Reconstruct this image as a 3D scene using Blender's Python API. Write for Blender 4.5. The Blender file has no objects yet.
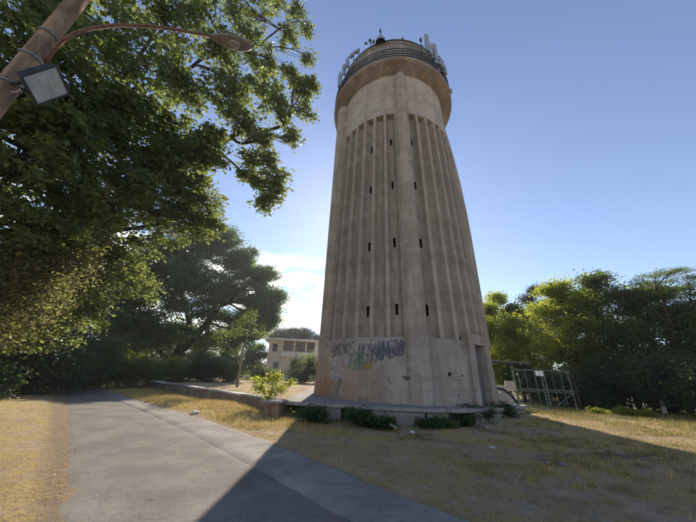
import bpy, bmesh, math, random
import numpy as np
from mathutils import Vector, Matrix
R_ = math.radians
rng = np.random.default_rng(7)
random.seed(7)
SC = bpy.context.scene
COL = SC.collection

# ------------------------------------------------------------------ camera
F, TH, RO, EYE = 266.0, R_(23.0), R_(2.3), 1.6
cam = bpy.data.cameras.new('camera'); camo = bpy.data.objects.new('camera', cam); COL.objects.link(camo)
fwd = Vector((0, math.cos(TH), math.sin(TH))); up0 = Vector((0, -math.sin(TH), math.cos(TH))); r0 = Vector((1, 0, 0))
rt = r0*math.cos(RO)+up0*math.sin(RO); up = up0*math.cos(RO)-r0*math.sin(RO)
camo.matrix_world = Matrix(((rt.x, up.x, -fwd.x, 0), (rt.y, up.y, -fwd.y, 0), (rt.z, up.z, -fwd.z, EYE), (0, 0, 0, 1)))
cam.sensor_width = 36; cam.lens = F/696*36; cam.clip_end = 3000; cam.clip_start = 0.05
SC.camera = camo

# ------------------------------------------------------------------ sky and sun
SUN_AZ, SUN_EL = R_(1.1), R_(34.0)
W = bpy.data.worlds.new("World"); SC.world = W; W.use_nodes = True
nt = W.node_tree; nt.nodes.clear()
def wn(t, **k):
    n = nt.nodes.new(t)
    for a, b in k.items(): setattr(n, a, b)
    return n
out = wn('ShaderNodeOutputWorld'); bg = wn('ShaderNodeBackground'); sky = wn('ShaderNodeTexSky')
sky.sky_type = 'NISHITA'; sky.sun_disc = False; sky.sun_elevation = SUN_EL; sky.sun_rotation = SUN_AZ
sky.altitude = 50; sky.air_density = 0.95; sky.dust_density = 0.12; sky.ozone_density = 3.0
bg.inputs['Strength'].default_value = 0.1
tc = wn('ShaderNodeTexCoord'); mp = wn('ShaderNodeMapping'); mp.inputs['Scale'].default_value = (1, 1, 2.6)
no = wn('ShaderNodeTexNoise'); no.inputs['Scale'].default_value = 7.5; no.inputs['Detail'].default_value = 8; no.inputs['Roughness'].default_value = .55
sep = wn('ShaderNodeSeparateXYZ')
nt.links.new(tc.outputs['Generated'], mp.inputs['Vector']); nt.links.new(mp.outputs[0], no.inputs['Vector'])
nt.links.new(tc.outputs['Generated'], sep.inputs[0])
# broken cumulus low over the horizon, thinning out upwards
def mrange(src, a, b, c=0., d=1.):
    m = wn('ShaderNodeMapRange'); m.interpolation_type = 'SMOOTHSTEP'
    for i, v in zip((1, 2, 3, 4), (a, b, c, d)): m.inputs[i].default_value = v
    nt.links.new(src, m.inputs[0]); return m.outputs[0]
def wmath(op, a, b):
    m = wn('ShaderNodeMath', operation=op)
    for i, v in enumerate((a, b)):
        if isinstance(v, (int, float)): m.inputs[i].default_value = v
        else: nt.links.new(v, m.inputs[i])
    return m.outputs[0]
big = wn('ShaderNodeTexNoise'); big.inputs['Scale'].default_value = 1.7; big.inputs['Detail'].default_value = 1
mp2 = wn('ShaderNodeMapping'); mp2.inputs['Location'].default_value = (0.35, 0.1, 0.2)
nt.links.new(tc.outputs['Generated'], mp2.inputs['Vector']); nt.links.new(mp2.outputs[0], big.inputs['Vector'])
cover = wmath('ADD', no.outputs[0], wmath('MULTIPLY', wmath('SUBTRACT', big.outputs[0], .5), .6))
clm = wmath('MULTIPLY', mrange(cover, .47, .54), mrange(sep.outputs['Z'], .30, .42, 1., 0.))
clm = wmath('MULTIPLY', clm, mrange(sep.outputs['X'], 0.02, 0.25, 1., 0.))
mix = wn('ShaderNodeMix', data_type='RGBA')
nt.links.new(wmath('MULTIPLY', clm, .85), mix.inputs[0]); tint = wn('ShaderNodeMix', data_type='RGBA', blend_type='MULTIPLY'); tint.inputs[0].default_value = 1; nt.links.new(sky.outputs[0], tint.inputs[6]); tint.inputs[7].default_value = (1.0, .98, 1.03, 1)
hs = wn('ShaderNodeHueSaturation'); hs.inputs['Saturation'].default_value = .92; nt.links.new(tint.outputs[2], hs.inputs['Color']); nt.links.new(hs.outputs[0], mix.inputs[6]); mix.inputs[7].default_value = (11.5, 11.2, 11.0, 1)
nt.links.new(mix.outputs[2], bg.inputs['Color']); nt.links.new(bg.outputs[0], out.inputs[0])

sl = bpy.data.lights.new('sun', 'SUN'); sl.energy = 4.2; sl.angle = R_(.5); sl.color = (1, .9, .76)
so = bpy.data.objects.new('sun', sl); COL.objects.link(so)
S = Vector((math.sin(SUN_AZ)*math.cos(SUN_EL), math.cos(SUN_AZ)*math.cos(SUN_EL), math.sin(SUN_EL)))
so.rotation_euler = S.to_track_quat('Z', 'Y').to_euler(); so.location = S*60
SC.view_settings.view_transform = 'Standard'; SC.view_settings.look = 'None'
SC.view_settings.exposure = 0.85; SC.view_settings.gamma = 1
SC.cycles.max_bounces = 8; SC.cycles.transparent_max_bounces = 8; SC.cycles.diffuse_bounces = 4

# ------------------------------------------------------------------ helpers
def ray(x, y):
    u, v = x-348, 261-y; c, s = math.cos(RO), math.sin(RO)
    U, V = u*c-v*s, u*s+v*c
    return Vector((U, F*math.cos(TH)-V*math.sin(TH), F*math.sin(TH)+V*math.cos(TH)))
def at(x, y, d):            # a point of the place seen at a photo pixel, d metres away over the ground
    r = ray(x, y); t = d/math.hypot(r.x, r.y); return r*t+Vector((0, 0, EYE))
def gnd(x, y, z=0.):
    r = ray(x, y); t = (z-EYE)/r.z; return r*t+Vector((0, 0, EYE))
def link(o, parent=None):
    COL.objects.link(o)
    if parent is not None: o.parent = parent
    return o
def mk(name, me, mat, parent=None, smooth=False):
    if mat is not None and not me.materials: me.materials.append(mat)
    if smooth: me.polygons.foreach_set('use_smooth', [True]*len(me.polygons))
    return link(bpy.data.objects.new(name, me), parent)
def fin(name, bm, mat, parent=None, smooth=False, bevel=0):
    if bevel: bmesh.ops.bevel(bm, geom=list(bm.edges), offset=bevel, segments=1, affect='EDGES', clamp_overlap=True)
    me = bpy.data.meshes.new(name); bmesh.ops.recalc_face_normals(bm, faces=bm.faces); bm.to_mesh(me); bm.free()
    return mk(name, me, mat, parent, smooth)
def tag(o, label=None, cat=None, group=None, kind=None):
    if label: o['label'] = label
    if cat: o['category'] = cat
    if group: o['group'] = group
    if kind: o['kind'] = kind
    return o
def empty(name, loc, rz=0):
    o = bpy.data.objects.new(name, None); o.location = loc; o.rotation_euler[2] = rz; COL.objects.link(o); return o
def box(bm, c, s, rz=0, M=None):
    m = Matrix.Translation(c) @ Matrix.Rotation(rz, 4, 'Z') @ Matrix.Diagonal((*s, 1))
    if M is not None: m = M @ m
    return bmesh.ops.create_cube(bm, size=1, matrix=m)['verts']
def bmtube(bm, pts, rad, n=8, cap=True):
    pts = [Vector(p) for p in pts]
    if not hasattr(rad, '__len__'): rad = [rad]*len(pts)
    rings = []
    ref = Vector((0, 0, 1))
    for i, p in enumerate(pts):
        t = (pts[min(i+1, len(pts)-1)]-pts[max(i-1, 0)]).normalized()
        if abs(t.dot(ref)) > .97: ref = Vector((1, 0, 0))
        a = t.cross(ref).normalized(); b = t.cross(a).normalized()
        rings.append([bm.verts.new(p+(a*math.cos(2*math.pi*k/n)+b*math.sin(2*math.pi*k/n))*rad[i]) for k in range(n)])
    for A, B in zip(rings, rings[1:]):
        for k in range(n): bm.faces.new((A[k], A[(k+1) % n], B[(k+1) % n], B[k]))
    if cap: bm.faces.new(rings[0][::-1]); bm.faces.new(rings[-1])
def lathe(bm, prof, n=128, a0=0, a1=2*math.pi):
    full = abs(a1-a0-2*math.pi) < 1e-6
    m = n if full else n+1
    rings = [[bm.verts.new((r*math.cos(a0+(a1-a0)*k/n), r*math.sin(a0+(a1-a0)*k/n), z)) for k in range(m)] for r, z in prof]
    for A, B in zip(rings, rings[1:]):
        for k in range(n):
            j = (k+1) % m; bm.faces.new((A[k], A[j], B[j], B[k]))
    return rings
def npmesh(name, V, Fc, attrs=None):
    """V (n,3); Fc (m,k) all faces with the same number of corners"""
    me = bpy.data.meshes.new(name); n, (m, k) = len(V), Fc.shape
    me.vertices.add(n); me.vertices.foreach_set('co', np.ascontiguousarray(V, dtype=np.float32).ravel())
    me.loops.add(m*k); me.loops.foreach_set('vertex_index', np.ascontiguousarray(Fc, dtype=np.int32).ravel())
    me.polygons.add(m); me.polygons.foreach_set('loop_start', np.arange(0, m*k, k, dtype=np.int32))
    try: me.polygons.foreach_set('loop_total', np.full(m, k, dtype=np.int32))
    except Exception: pass
    me.update(calc_edges=True)
    for a, v in (attrs or {}).items():
        at_ = me.attributes.new(a, 'FLOAT', 'FACE'); at_.data.foreach_set('value', np.ascontiguousarray(v, dtype=np.float32))
    return me
def sstep(x, a, b):
    t = np.clip((x-a)/(b-a), 0, 1); return t*t*(3-2*t)
def vnoise(x, y, seed=0):
    """smooth value noise in numpy"""
    xi, yi = np.floor(x).astype(np.int64), np.floor(y).astype(np.int64); fx, fy = x-xi, y-yi
    fx, fy = fx*fx*(3-2*fx), fy*fy*(3-2*fy)
    def h(a, b):
        n = (a*374761393+b*668265263+seed*974711) & 0xffffffff
        n = ((n ^ (n >> 13))*1274126177) & 0xffffffff
        return ((n ^ (n >> 16)) & 0xffff)/65535.
    return (h(xi, yi)*(1-fx)+h(xi+1, yi)*fx)*(1-fy)+(h(xi, yi+1)*(1-fx)+h(xi+1, yi+1)*fx)*fy
def fbm(x, y, seed=0, o=4):
    return sum(vnoise(x*2**i, y*2**i, seed+i)*.5**i for i in range(o))/sum(.5**i for i in range(o))

# ------------------------------------------------------------------ materials
class NT:
    def __init__(s, name):
        s.m = bpy.data.materials.new(name); s.m.use_nodes = True; s.t = s.m.node_tree; s.t.nodes.clear()
        s.out = s.n('ShaderNodeOutputMaterial'); s.co = s.n('ShaderNodeTexCoord').outputs['Object']
    def n(s, t, **k):
        x = s.t.nodes.new(t)
        for a, b in k.items(): setattr(x, a, b)
        return x
    def l(s, a, b): s.t.links.new(a, b)
    def set(s, sock, v):
        if hasattr(v, 'links'): s.l(v, sock)
        elif isinstance(v, tuple) and len(v) == 3 and sock.type == 'RGBA': sock.default_value = (*v, 1)
        else: sock.default_value = v
    def noise(s, sc, det=5, rough=.55, vec=None, scale3=None, dist=0, loc=None):
        n = s.n('ShaderNodeTexNoise'); n.inputs['Scale'].default_value = sc; n.inputs['Detail'].default_value = det
        n.inputs['Roughness'].default_value = rough; n.inputs['Distortion'].default_value = dist
        v = vec or s.co
        if scale3 or loc:
            m = s.n('ShaderNodeMapping'); m.inputs['Scale'].default_value = scale3 or (1, 1, 1)
            m.inputs['Location'].default_value = loc or (0, 0, 0); s.l(v, m.inputs[0]); v = m.outputs[0]
        s.l(v, n.inputs['Vector']); return n.outputs[0]
    def ramp(s, f, a, b, c=0., d=1.):
        m = s.n('ShaderNodeMapRange'); m.interpolation_type = 'SMOOTHSTEP'; s.l(f, m.inputs[0])
        for i, v in zip((1, 2, 3, 4), (a, b, c, d)): s.set(m.inputs[i], v)
        return m.outputs[0]
    def mix(s, f, a, b, mode='MIX'):
        m = s.n('ShaderNodeMix', data_type='RGBA', blend_type=mode); s.set(m.inputs[0], f); s.set(m.inputs[6], a); s.set(m.inputs[7], b); return m.outputs[2]
    def math(s, op, a, b=0.):
        m = s.n('ShaderNodeMath', operation=op); s.set(m.inputs[0], a); s.set(m.inputs[1], b); return m.outputs[0]
    def xyz(s):
        x = s.n('ShaderNodeSeparateXYZ'); s.l(s.co, x.inputs[0]); return x.outputs
    def bump(s, h, st=.3, d=.02, nrm=None):
        b = s.n('ShaderNodeBump'); b.inputs['Strength'].default_value = st; b.inputs['Distance'].default_value = d; s.l(h, b.inputs['Height'])
        if nrm is not None: s.l(nrm, b.inputs['Normal'])
        return b.outputs[0]
    def bsdf(s, col, rough=.9, nrm=None, metal=0., spec=.3):
        p = s.n('ShaderNodeBsdfPrincipled'); s.set(p.inputs['Base Color'], col); s.set(p.inputs['Roughness'], rough)
        p.inputs['Metallic'].default_value = metal; p.inputs['Specular IOR Level'].default_value = spec
        if nrm is not None: s.l(nrm, p.inputs['Normal'])
        s.l(p.outputs[0], s.out.inputs[0]); return p

def concrete(name, c1, c2, kind='wall'):
    s = NT(name); z = s.xyz()[2]
    col = s.mix(s.ramp(s.noise(.9, 10, .68), .40, .60), c1, c2)
    # rain streaks running down
    st = s.ramp(s.noise(3.2, 7, .65, scale3=(1, 1, .06)), .44, .64)
    col = s.mix(s.math('MULTIPLY', st, .42), col, tuple(v*.5 for v in c1))
    st2 = s.ramp(s.noise(5.1, 4, .6, scale3=(1, 1, .05), loc=(9, 4, 2)), .56, .72)
    col = s.mix(s.math('MULTIPLY', st2, .35), col, tuple(min(1, v*1.5) for v in c2))
    # lifts of the shuttering
    w = s.n('ShaderNodeTexWave', wave_type='BANDS', bands_direction='Z'); w.inputs['Scale'].default_value = .72; w.inputs['Distortion'].default_value = .5; w.inputs['Detail'].default_value = 3
    s.l(s.co, w.inputs['Vector'])
    lift = s.math('MULTIPLY', s.ramp(w.outputs[1], .93, 1.), s.ramp(s.noise(.8, 3, loc=(3, 3, 3)), .42, .62, .1, 1.))
    col = s.mix(s.math('MULTIPLY', lift, .22), col, tuple(v*.5 for v in c1))
    fine = s.noise(26, 6, .7)
    col = s.mix(.35, col, s.mix(fine, tuple(v*.55 for v in c1), tuple(min(1, v*1.35) for v in c2)))
    if kind == 'base':
        rust = s.math('MULTIPLY', s.ramp(z, .6, 2.7, 1., 0.), s.ramp(s.noise(.8, 6, .65, loc=(3, 1, 0)), .30, .52))
        x = s.xyz()[0]
        rust = s.math('MULTIPLY', rust, s.ramp(x, -4.4, -.6, 1., .10))
        col = s.mix(s.math('MULTIPLY', rust, .68), col, (.34, .17, .07))
        pale = s.ramp(s.noise(1.3, 3, loc=(7, 0, 3)), .56, .66)
        col = s.mix(s.math('MULTIPLY', pale, .4), col, (.42, .40, .37))
        patch = s.ramp(s.noise(2.1, 5, loc=(1, 8, 3)), .60, .66)
        col = s.mix(s.math('MULTIPLY', patch, .55), col, (.12, .11, .10))
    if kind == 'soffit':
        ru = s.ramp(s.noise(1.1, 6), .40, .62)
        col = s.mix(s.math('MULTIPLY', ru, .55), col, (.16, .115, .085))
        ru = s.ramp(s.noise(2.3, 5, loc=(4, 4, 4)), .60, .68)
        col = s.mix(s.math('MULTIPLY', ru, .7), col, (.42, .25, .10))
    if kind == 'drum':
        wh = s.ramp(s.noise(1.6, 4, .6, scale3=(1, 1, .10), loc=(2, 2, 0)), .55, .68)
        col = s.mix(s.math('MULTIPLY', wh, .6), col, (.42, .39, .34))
    h = s.math('ADD', s.math('MULTIPLY', fine, .5), s.noise(7, 5))
    h = s.math('ADD', h, s.math('MULTIPLY', lift, -.8))
    s.bsdf(col, .92, s.bump(h, .5, .03), spec=.2)
    return s.m
def plain(name, c, rough=.7, metal=0., var=.35, sc=8, bump=.2, spec=.4):
    s = NT(name); f = s.noise(sc, 5)
    col = s.mix(s.ramp(f, .3, .7), tuple(v*(1-var) for v in c), tuple(min(1, v*(1+var)) for v in c))
    s.bsdf(col, rough, s.bump(s.noise(sc*4, 4), bump, .01), metal, spec); return s.m
def leafmat(name, dark, light, trans=.45, tcol=None, warm=None):
    s = NT(name); a = s.n('ShaderNodeAttribute', attribute_name='rnd').outputs['Fac']
    col = s.mix(a, dark, light)
    if warm: col = s.mix(s.ramp(a, .93, .97), col, warm)
    col = s.mix(s.math('MULTIPLY', s.ramp(s.noise(.7, 3), .4, .65), .5), col, tuple(v*.6 for v in dark))
    d = s.n('ShaderNodeBsdfPrincipled'); s.set(d.inputs['Base Color'], col); d.inputs['Roughness'].default_value = .5; d.inputs['Specular IOR Level'].default_value = .4
    t = s.n('ShaderNodeBsdfTranslucent'); tc_ = s.mix(a, tcol or light, tuple(min(1, v*1.5) for v in (tcol or light)))
    s.l(tc_, t.inputs[0])
    m = s.n('ShaderNodeMixShader'); m.inputs[0].default_value = trans; s.l(d.outputs[0], m.inputs[1]); s.l(t.outputs[0], m.inputs[2]); s.l(m.outputs[0], s.out.inputs[0])
    return s.m
def barkmat(name, c):
    s = NT(name); f = s.noise(9, 6, .65, scale3=(1, 1, .25))
    col = s.mix(s.ramp(f, .35, .65), tuple(v*.45 for v in c), c)
    s.bsdf(col, .95, s.bump(f, .8, .04), spec=.1); return s.m

M = {}
M['conc'] = concrete('tower_concrete', (.262, .215, .168), (.415, .355, .285))
M['conc_base'] = concrete('tower_base_concrete', (.26, .22, .18), (.405, .355, .30), 'base')
M['conc_tank'] = concrete('tank_concrete', (.32, .272, .222), (.455, .395, .325))
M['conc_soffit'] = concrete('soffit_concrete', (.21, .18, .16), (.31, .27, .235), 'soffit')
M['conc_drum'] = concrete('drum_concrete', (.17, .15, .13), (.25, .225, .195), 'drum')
M['conc_plinth'] = concrete('plinth_concrete', (.22, .20, .18), (.34, .31, .29))
M['void'] = plain('dark_opening', (.012, .012, .013), .9)
M['rail'] = plain('painted_railing', (.035, .05, .075), .6)
M['moss'] = plain('mossy_rim', (.045, .055, .035), .95)
M['antenna'] = plain('antenna_plastic', (.25, .29, .33), .5, var=.15)
M['galv'] = plain('galvanised_steel', (.22, .23, .24), .5, .5)
M['darkmetal'] = plain('dark_steel', (.03, .032, .036), .55, .3)
M['greengate'] = plain('weathered_green_paint', (.15, .18, .14), .8, var=.5)
M['rustplate'] = plain('rusty_door', (.12, .11, .115), .75, var=.3)
M['roofsheet'] = plain('faded_roof_sheet', (.33, .34, .34), .6, var=.25)
M['block'] = plain('pale_block', (.55, .48, .36), .95, var=.2)
M['whitepaint'] = plain('white_paint', (.72, .72, .7), .6, var=.1)
M['stone'] = plain('pale_stone', (.5, .48, .45), .9, var=.25)
M['pebble'] = plain('dusty_pebble', (.27, .23, .19), .95, var=.4)
M['plaster'] = plain('cream_plaster', (.66, .60, .48), .95, var=.12, sc=1.5)
M['plasterw'] = plain('white_plaster', (.66, .64, .60), .95, var=.1, sc=2)
M['winglass'] = plain('dim_window_glass', (.03, .035, .045), .15, var=.2, spec=.6)
M['polewood'] = barkmat('pole_wood', (.36, .25, .17))
M['bark'] = barkmat('oak_bark', (.075, .058, .044))
M['barkpale'] = barkmat('pale_bark', (.30, .26, .21))
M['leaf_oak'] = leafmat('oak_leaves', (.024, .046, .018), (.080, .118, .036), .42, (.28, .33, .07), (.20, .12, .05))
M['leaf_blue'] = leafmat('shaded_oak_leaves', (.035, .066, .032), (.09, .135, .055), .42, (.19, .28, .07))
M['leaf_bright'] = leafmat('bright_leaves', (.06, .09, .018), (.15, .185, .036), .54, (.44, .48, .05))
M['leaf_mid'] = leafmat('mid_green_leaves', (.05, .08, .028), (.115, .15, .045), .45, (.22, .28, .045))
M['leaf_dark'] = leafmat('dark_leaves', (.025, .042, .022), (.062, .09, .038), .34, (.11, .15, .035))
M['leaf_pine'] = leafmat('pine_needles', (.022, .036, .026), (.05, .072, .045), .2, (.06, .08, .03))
M['leaf_vine'] = leafmat('dry_vine_leaves', (.06, .06, .025), (.15, .14, .06), .45, (.30, .29, .09), (.30, .17, .10))
M['leaf_weed'] = leafmat('weed_leaves', (.02, .045, .016), (.05, .09, .028), .35, (.12, .18, .03))

def mat_asphalt(name, base, crack=True):
    s = NT(name); eg = s.n('ShaderNodeAttribute', attribute_name='edge').outputs['Fac']; f = s.noise(1.1, 6, loc=(1, 2, 0)); g = s.noise(120, 3, .7); gv = s.n('ShaderNodeTexVoronoi'); gv.inputs['Scale'].default_value = 75; s.l(s.co, gv.inputs['Vector'])
    col = s.mix(s.ramp(f, .35, .66), tuple(v*.80 for v in base), tuple(v*1.2 for v in base))
    col = s.mix(s.math('MULTIPLY', s.ramp(gv.outputs[0], .1, .5, 1., 0.), .35), col, tuple(v*1.9 for v in base))
    col = s.mix(s.math('MULTIPLY', s.ramp(g, .42, .62), .5), col, tuple(v*.45 for v in base))
    m1 = s.noise(16, 8, .85, loc=(3, 3, 0)); col = s.mix(s.math('MULTIPLY', s.ramp(m1, .50, .62), .45), col, tuple(v*.55 for v in base)); col = s.mix(s.math('MULTIPLY', s.ramp(m1, .36, .46, 1., 0.), .4), col, tuple(v*1.55 for v in base))
    # patched and worn tracks along the lane
    tr = s.ramp(s.noise(.9, 5, .6, loc=(4, 9, 0), dist=1.2), .56, .64)
    col = s.mix(s.math('MULTIPLY', tr, .22), col, tuple(v*1.5 for v in base))
    # sand drifting in
    du = s.ramp(s.noise(.45, 6, .65, loc=(8, 3, 0)), .54, .72)
    col = s.mix(s.math('MULTIPLY', du, .22), col, (.27, .21, .15))
    en = s.ramp(s.math('ADD', eg, s.math('MULTIPLY', s.math('SUBTRACT', s.noise(3.5, 7, .7), .5), 1.6)), .42, .72)
    col = s.mix(en, col, s.mix(g, (.17, .12, .08), (.36, .27, .17)))
    if crack:
        v = s.n('ShaderNodeTexVoronoi', feature='DISTANCE_TO_EDGE'); v.inputs['Scale'].default_value = 1.1
        mpn = s.n('ShaderNodeMapping'); s.l(s.co, mpn.inputs[0]); ad = s.n('ShaderNodeVectorMath', operation='ADD')
        nn = s.n('ShaderNodeTexNoise'); nn.inputs['Scale'].default_value = 2.5; s.l(s.co, nn.inputs['Vector']); s.l(nn.outputs[1], ad.inputs[0]); s.l(s.co, ad.inputs[1]); s.l(ad.outputs[0], v.inputs['Vector'])
        ck = s.math('MULTIPLY', s.ramp(v.outputs[0], 0., .022, 1., 0.), s.ramp(s.noise(.7, 2), .52, .6))
        col = s.mix(s.math('MULTIPLY', ck, .6), col, tuple(v*.3 for v in base))
    s.bsdf(col, .88, s.bump(s.math('ADD', g, gv.outputs[0]), .6, .005), spec=.15); return s.m
M['asphalt'] = mat_asphalt('worn_asphalt', (.205, .187, .165))
M['strip'] = mat_asphalt('pale_road_strip', (.275, .252, .222), False)

def mat_ground():
    s = NT('dry_ground'); n1 = s.noise(.45, 9, .68); n2 = s.noise(1.9, 10, .74, loc=(5, 2, 0)); n3 = s.noise(30, 6, .8); n4 = s.noise(6.5, 8, .8, loc=(1, 7, 2))
    x, y, z = s.xyz()
    straw = s.mix(s.ramp(n3, .3, .7), (.36, .255, .105), (.68, .53, .25))
    dirt = s.mix(s.ramp(n2, .3, .7), (.33, .245, .17), (.56, .44, .31))
    col = s.mix(s.ramp(s.math('ADD', s.math('MULTIPLY', n1, .7), s.math('ADD', s.math('MULTIPLY', n2, .5), s.math('MULTIPLY', n4, .5))), .80, .90), straw, dirt)
    col = s.mix(s.math('MULTIPLY', s.ramp(n4, .52, .62), .42), col, (.16, .115, .075)); col = s.mix(s.math('MULTIPLY', s.ramp(n3, .55, .66), .55), col, (.66, .56, .38))
    soil = s.math('MULTIPLY', s.ramp(s.math('ADD', x, y), .1, 1.3), s.ramp(s.math('ADD', x, y), 1.3, 2.))
    lsoil = s.ramp(s.math('ADD', s.math('ADD', x, y), s.math('MULTIPLY', n2, .9)), .75, 1.25)
    col = s.mix(s.math('MULTIPLY', lsoil, s.ramp(s.math('ADD', x, y), 3., 4., 1., 0.)), col, s.mix(n3, (.21, .155, .105), (.42, .33, .23)))
    # more bare earth right of the road
    right = s.ramp(s.math('ADD', x, y), 5.4, 7.2)
    near = s.math('MULTIPLY', right, s.ramp(y, 8., 12., 1., .35))
    col = s.mix(s.math('MULTIPLY', near, s.ramp(n2, .35, .6)), col, dirt)
    gr = s.math('MULTIPLY', s.ramp(s.noise(.8, 5, loc=(2, 7, 0)), .50, .66), s.ramp(s.math('ADD', x, y), 4., 12., .05, .6))
    col = s.mix(gr, col, s.mix(n3, (.045, .06, .022), (.12, .13, .045)))
    sp = s.n('ShaderNodeTexVoronoi'); sp.inputs['Scale'].default_value = 22; s.l(s.co, sp.inputs['Vector'])
    col = s.mix(s.math('MULTIPLY', s.ramp(sp.outputs[0], .08, .16, 1., 0.), .35), col, (.40, .36, .31))
    ex = s.math('DIVIDE', s.math('SUBTRACT', x, 5.55), 1.3); ey = s.math('DIVIDE', s.math('SUBTRACT', y, 6.95), .55)
    pt = s.math('ADD', s.math('ADD', s.math('MULTIPLY', ex, ex), s.math('MULTIPLY', ey, ey)), s.math('MULTIPLY', s.math('SUBTRACT', n2, .5), 3.5))
    col = s.mix(s.math('MULTIPLY', s.ramp(pt, .5, 1.3, 1., 0.), .75), col, s.mix(n4, (.06, .05, .045), (.17, .14, .12)))
    s.bsdf(col, .97, s.bump(s.math('ADD', s.math('MULTIPLY', n3, .6), n4), 1., .06), spec=.1); return s.m
M['ground'] = mat_ground()
def mat_grass():
    s = NT('dry_grass_blades'); a = s.n('ShaderNodeAttribute', attribute_name='rnd').outputs['Fac']; g = s.n('ShaderNodeAttribute', attribute_name='green').outputs['Fac']
    col = s.mix(a, (.38, .27, .10), (.76, .60, .26)); col = s.mix(g, col, s.mix(a, (.08, .11, .03), (.20, .24, .07)))
    d = s.n('ShaderNodeBsdfDiffuse'); s.l(col, d.inputs[0]); t = s.n('ShaderNodeBsdfTranslucent'); s.l(col, t.inputs[0])
    m = s.n('ShaderNodeMixShader'); m.inputs[0].default_value = .35; s.l(d.outputs[0], m.inputs[1]); s.l(t.outputs[0], m.inputs[2]); s.l(m.outputs[0], s.out.inputs[0]); return s.m
M['grass'] = mat_grass()

# ------------------------------------------------------------------ ground
LY = np.array([-8, 3.83, 8.16, 14.2, 17.3, 26, 40.]); LX = np.array([8.4, -2.97, -7.05, -12.8, -15.9, -25.5, -42.])
RY = np.array([-8, 4.19, 5.66, 7.5, 10.95, 12.9, 15.1, 18.41, 26, 40.]); RX = np.array([13.5, 1.61, .2, -1.5, -5.1, -7.6, -10.3, -14.1, -22.5, -39.])
SX = np.array([12.2, .1, -1.3, -3.1, -6.7, -8.9, -11.4, -14.9, -23.1, -39.4])
def xl(y): return np.interp(y, LY, LX)
def xr(y): return np.interp(y, RY, RX)
WA, WB = np.array([-16.2, 24.3]), np.array([-2.35, 12.0])
wd = (WB-WA)/np.linalg.norm(WB-WA); wn_ = np.array([-wd[1], wd[0]])
if wn_[1] < 0: wn_ = -wn_
def height(x, y):
    x = np.asarray(x, float); y = np.asarray(y, float)
    e = x-xr(y); l = xl(y)-x
    bump = (fbm(x*.7, y*.7, 3)-.5)*.14+(fbm(x*3, y*3, 9, 3)-.5)*.05
    off = np.maximum(sstep(e, .05, .9), sstep(l, .05, .9))
    h = off*(.05+bump*.7)
    h += sstep(l, .3, 4)*.10
    h += .22*sstep(e, .5, 5)*sstep(x+y*.15, 3.5, 8.0)*sstep(-y, -22, -15)                 # low rise right of the tower
    mound = np.exp(-(((x+5.2)*.72+(y-12.9)*.69-.2)/.75)**2-((-(x+5.2)*.69+(y-12.9)*.72)/2.6)**2)
    h += .20*mound*sstep(e, 0, .8)*(1+.5*(fbm(x*1.5, y*1.5, 21)-.5))
    h = h*(1-.95*np.exp(-((x-2.6)/4.4)**4-((y-9.6)/3.0)**4))
    dd = (x-WA[0])*wn_[0]+(y-WA[1])*wn_[1]
    h += (.42)*sstep(dd, .05, .35)*np.maximum(sstep(-x, 1.9, 2.4), sstep(y, 15, 16)*sstep(-x, -12, -8))*sstep(x, -30, -18)
    return h
def axis(fine0, fine1, st, far):
    a = list(np.arange(fine0, fine1, st)); d = st; v = a[-1]
    while v < far: d *= 1.35; v += d; a.append(v)
    d = st; v = a[0]; b = []
    while v > -far: d *= 1.35; v -= d; b.append(v)
    return np.array(b[::-1]+a)
gx, gy = axis(-22, 20, .16, 900), axis(1, 27, .16, 900)
X, Y = np.meshgrid(gx, gy, indexing='ij')
Z = height(X, Y); Z -= .012
inroad = (X > xl(Y)+.12) & (X < xr(Y)-.12); Z[inroad] -= .05
nx, ny = X.shape; idx = np.arange(nx*ny).reshape(nx, ny)
quads = np.stack([idx[:-1, :-1], idx[1:, :-1], idx[1:, 1:], idx[:-1, 1:]], -1).reshape(-1, 4)
g = mk('ground', npmesh('ground', np.stack([X, Y, Z], -1).reshape(-1, 3), quads), M['ground'], smooth=True); g['kind'] = 'structure'

def road_mesh(name, fl, fr, z, mat, nc):
    ys = np.concatenate([np.arange(-7, 22, .12), np.arange(22, 40, .6)]); us = np.linspace(0, 1, nc)
    a = fl(ys); b = fr(ys)
    XX = a[:, None]*(1-us)+b[:, None]*us; YY = np.repeat(ys[:, None], nc, 1)
    ZZ = z+(fbm(XX*.8, YY*.8, 5)-.5)*.02-.045*(np.abs(us-.5)*2)**10*1.0*np.ones_like(XX)
    i = np.arange(len(ys)*nc).reshape(len(ys), nc); q = np.stack([i[:-1, :-1], i[:-1, 1:], i[1:, 1:], i[1:, :-1]], -1).reshape(-1, 4)
    me = npmesh(name, np.stack([XX, YY, ZZ], -1).reshape(-1, 3), q); at_ = me.attributes.new('edge', 'FLOAT', 'POINT'); w_ = np.abs(b-a)[:, None]; ed = np.maximum(np.exp(-(us*w_)/.30)*(1 if nc > 10 else 0), np.exp(-((1-us)*w_)/.12)*(0 if nc > 10 else 1)); at_.data.foreach_set('value', ed.ravel().astype(np.float32))
    o = mk(name, me, mat, smooth=True); o['kind'] = 'structure'; return o
road_mesh('road', lambda y: xl(y)-.12+(fbm(y*1.7, y*0+3, 11)-.5)*.30, lambda y: np.interp(y, RY, SX)+.05+0*y, .012, M['asphalt'], 40)
road_mesh('road_edge_strip', lambda y: np.interp(y, RY, SX)+(fbm(y*2.2, y*0+8, 14)-.5)*.10, lambda y: xr(y)+.08+(fbm(y*1.9, y*0+1, 17)-.5)*.35, .022, M['strip'], 10)

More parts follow.
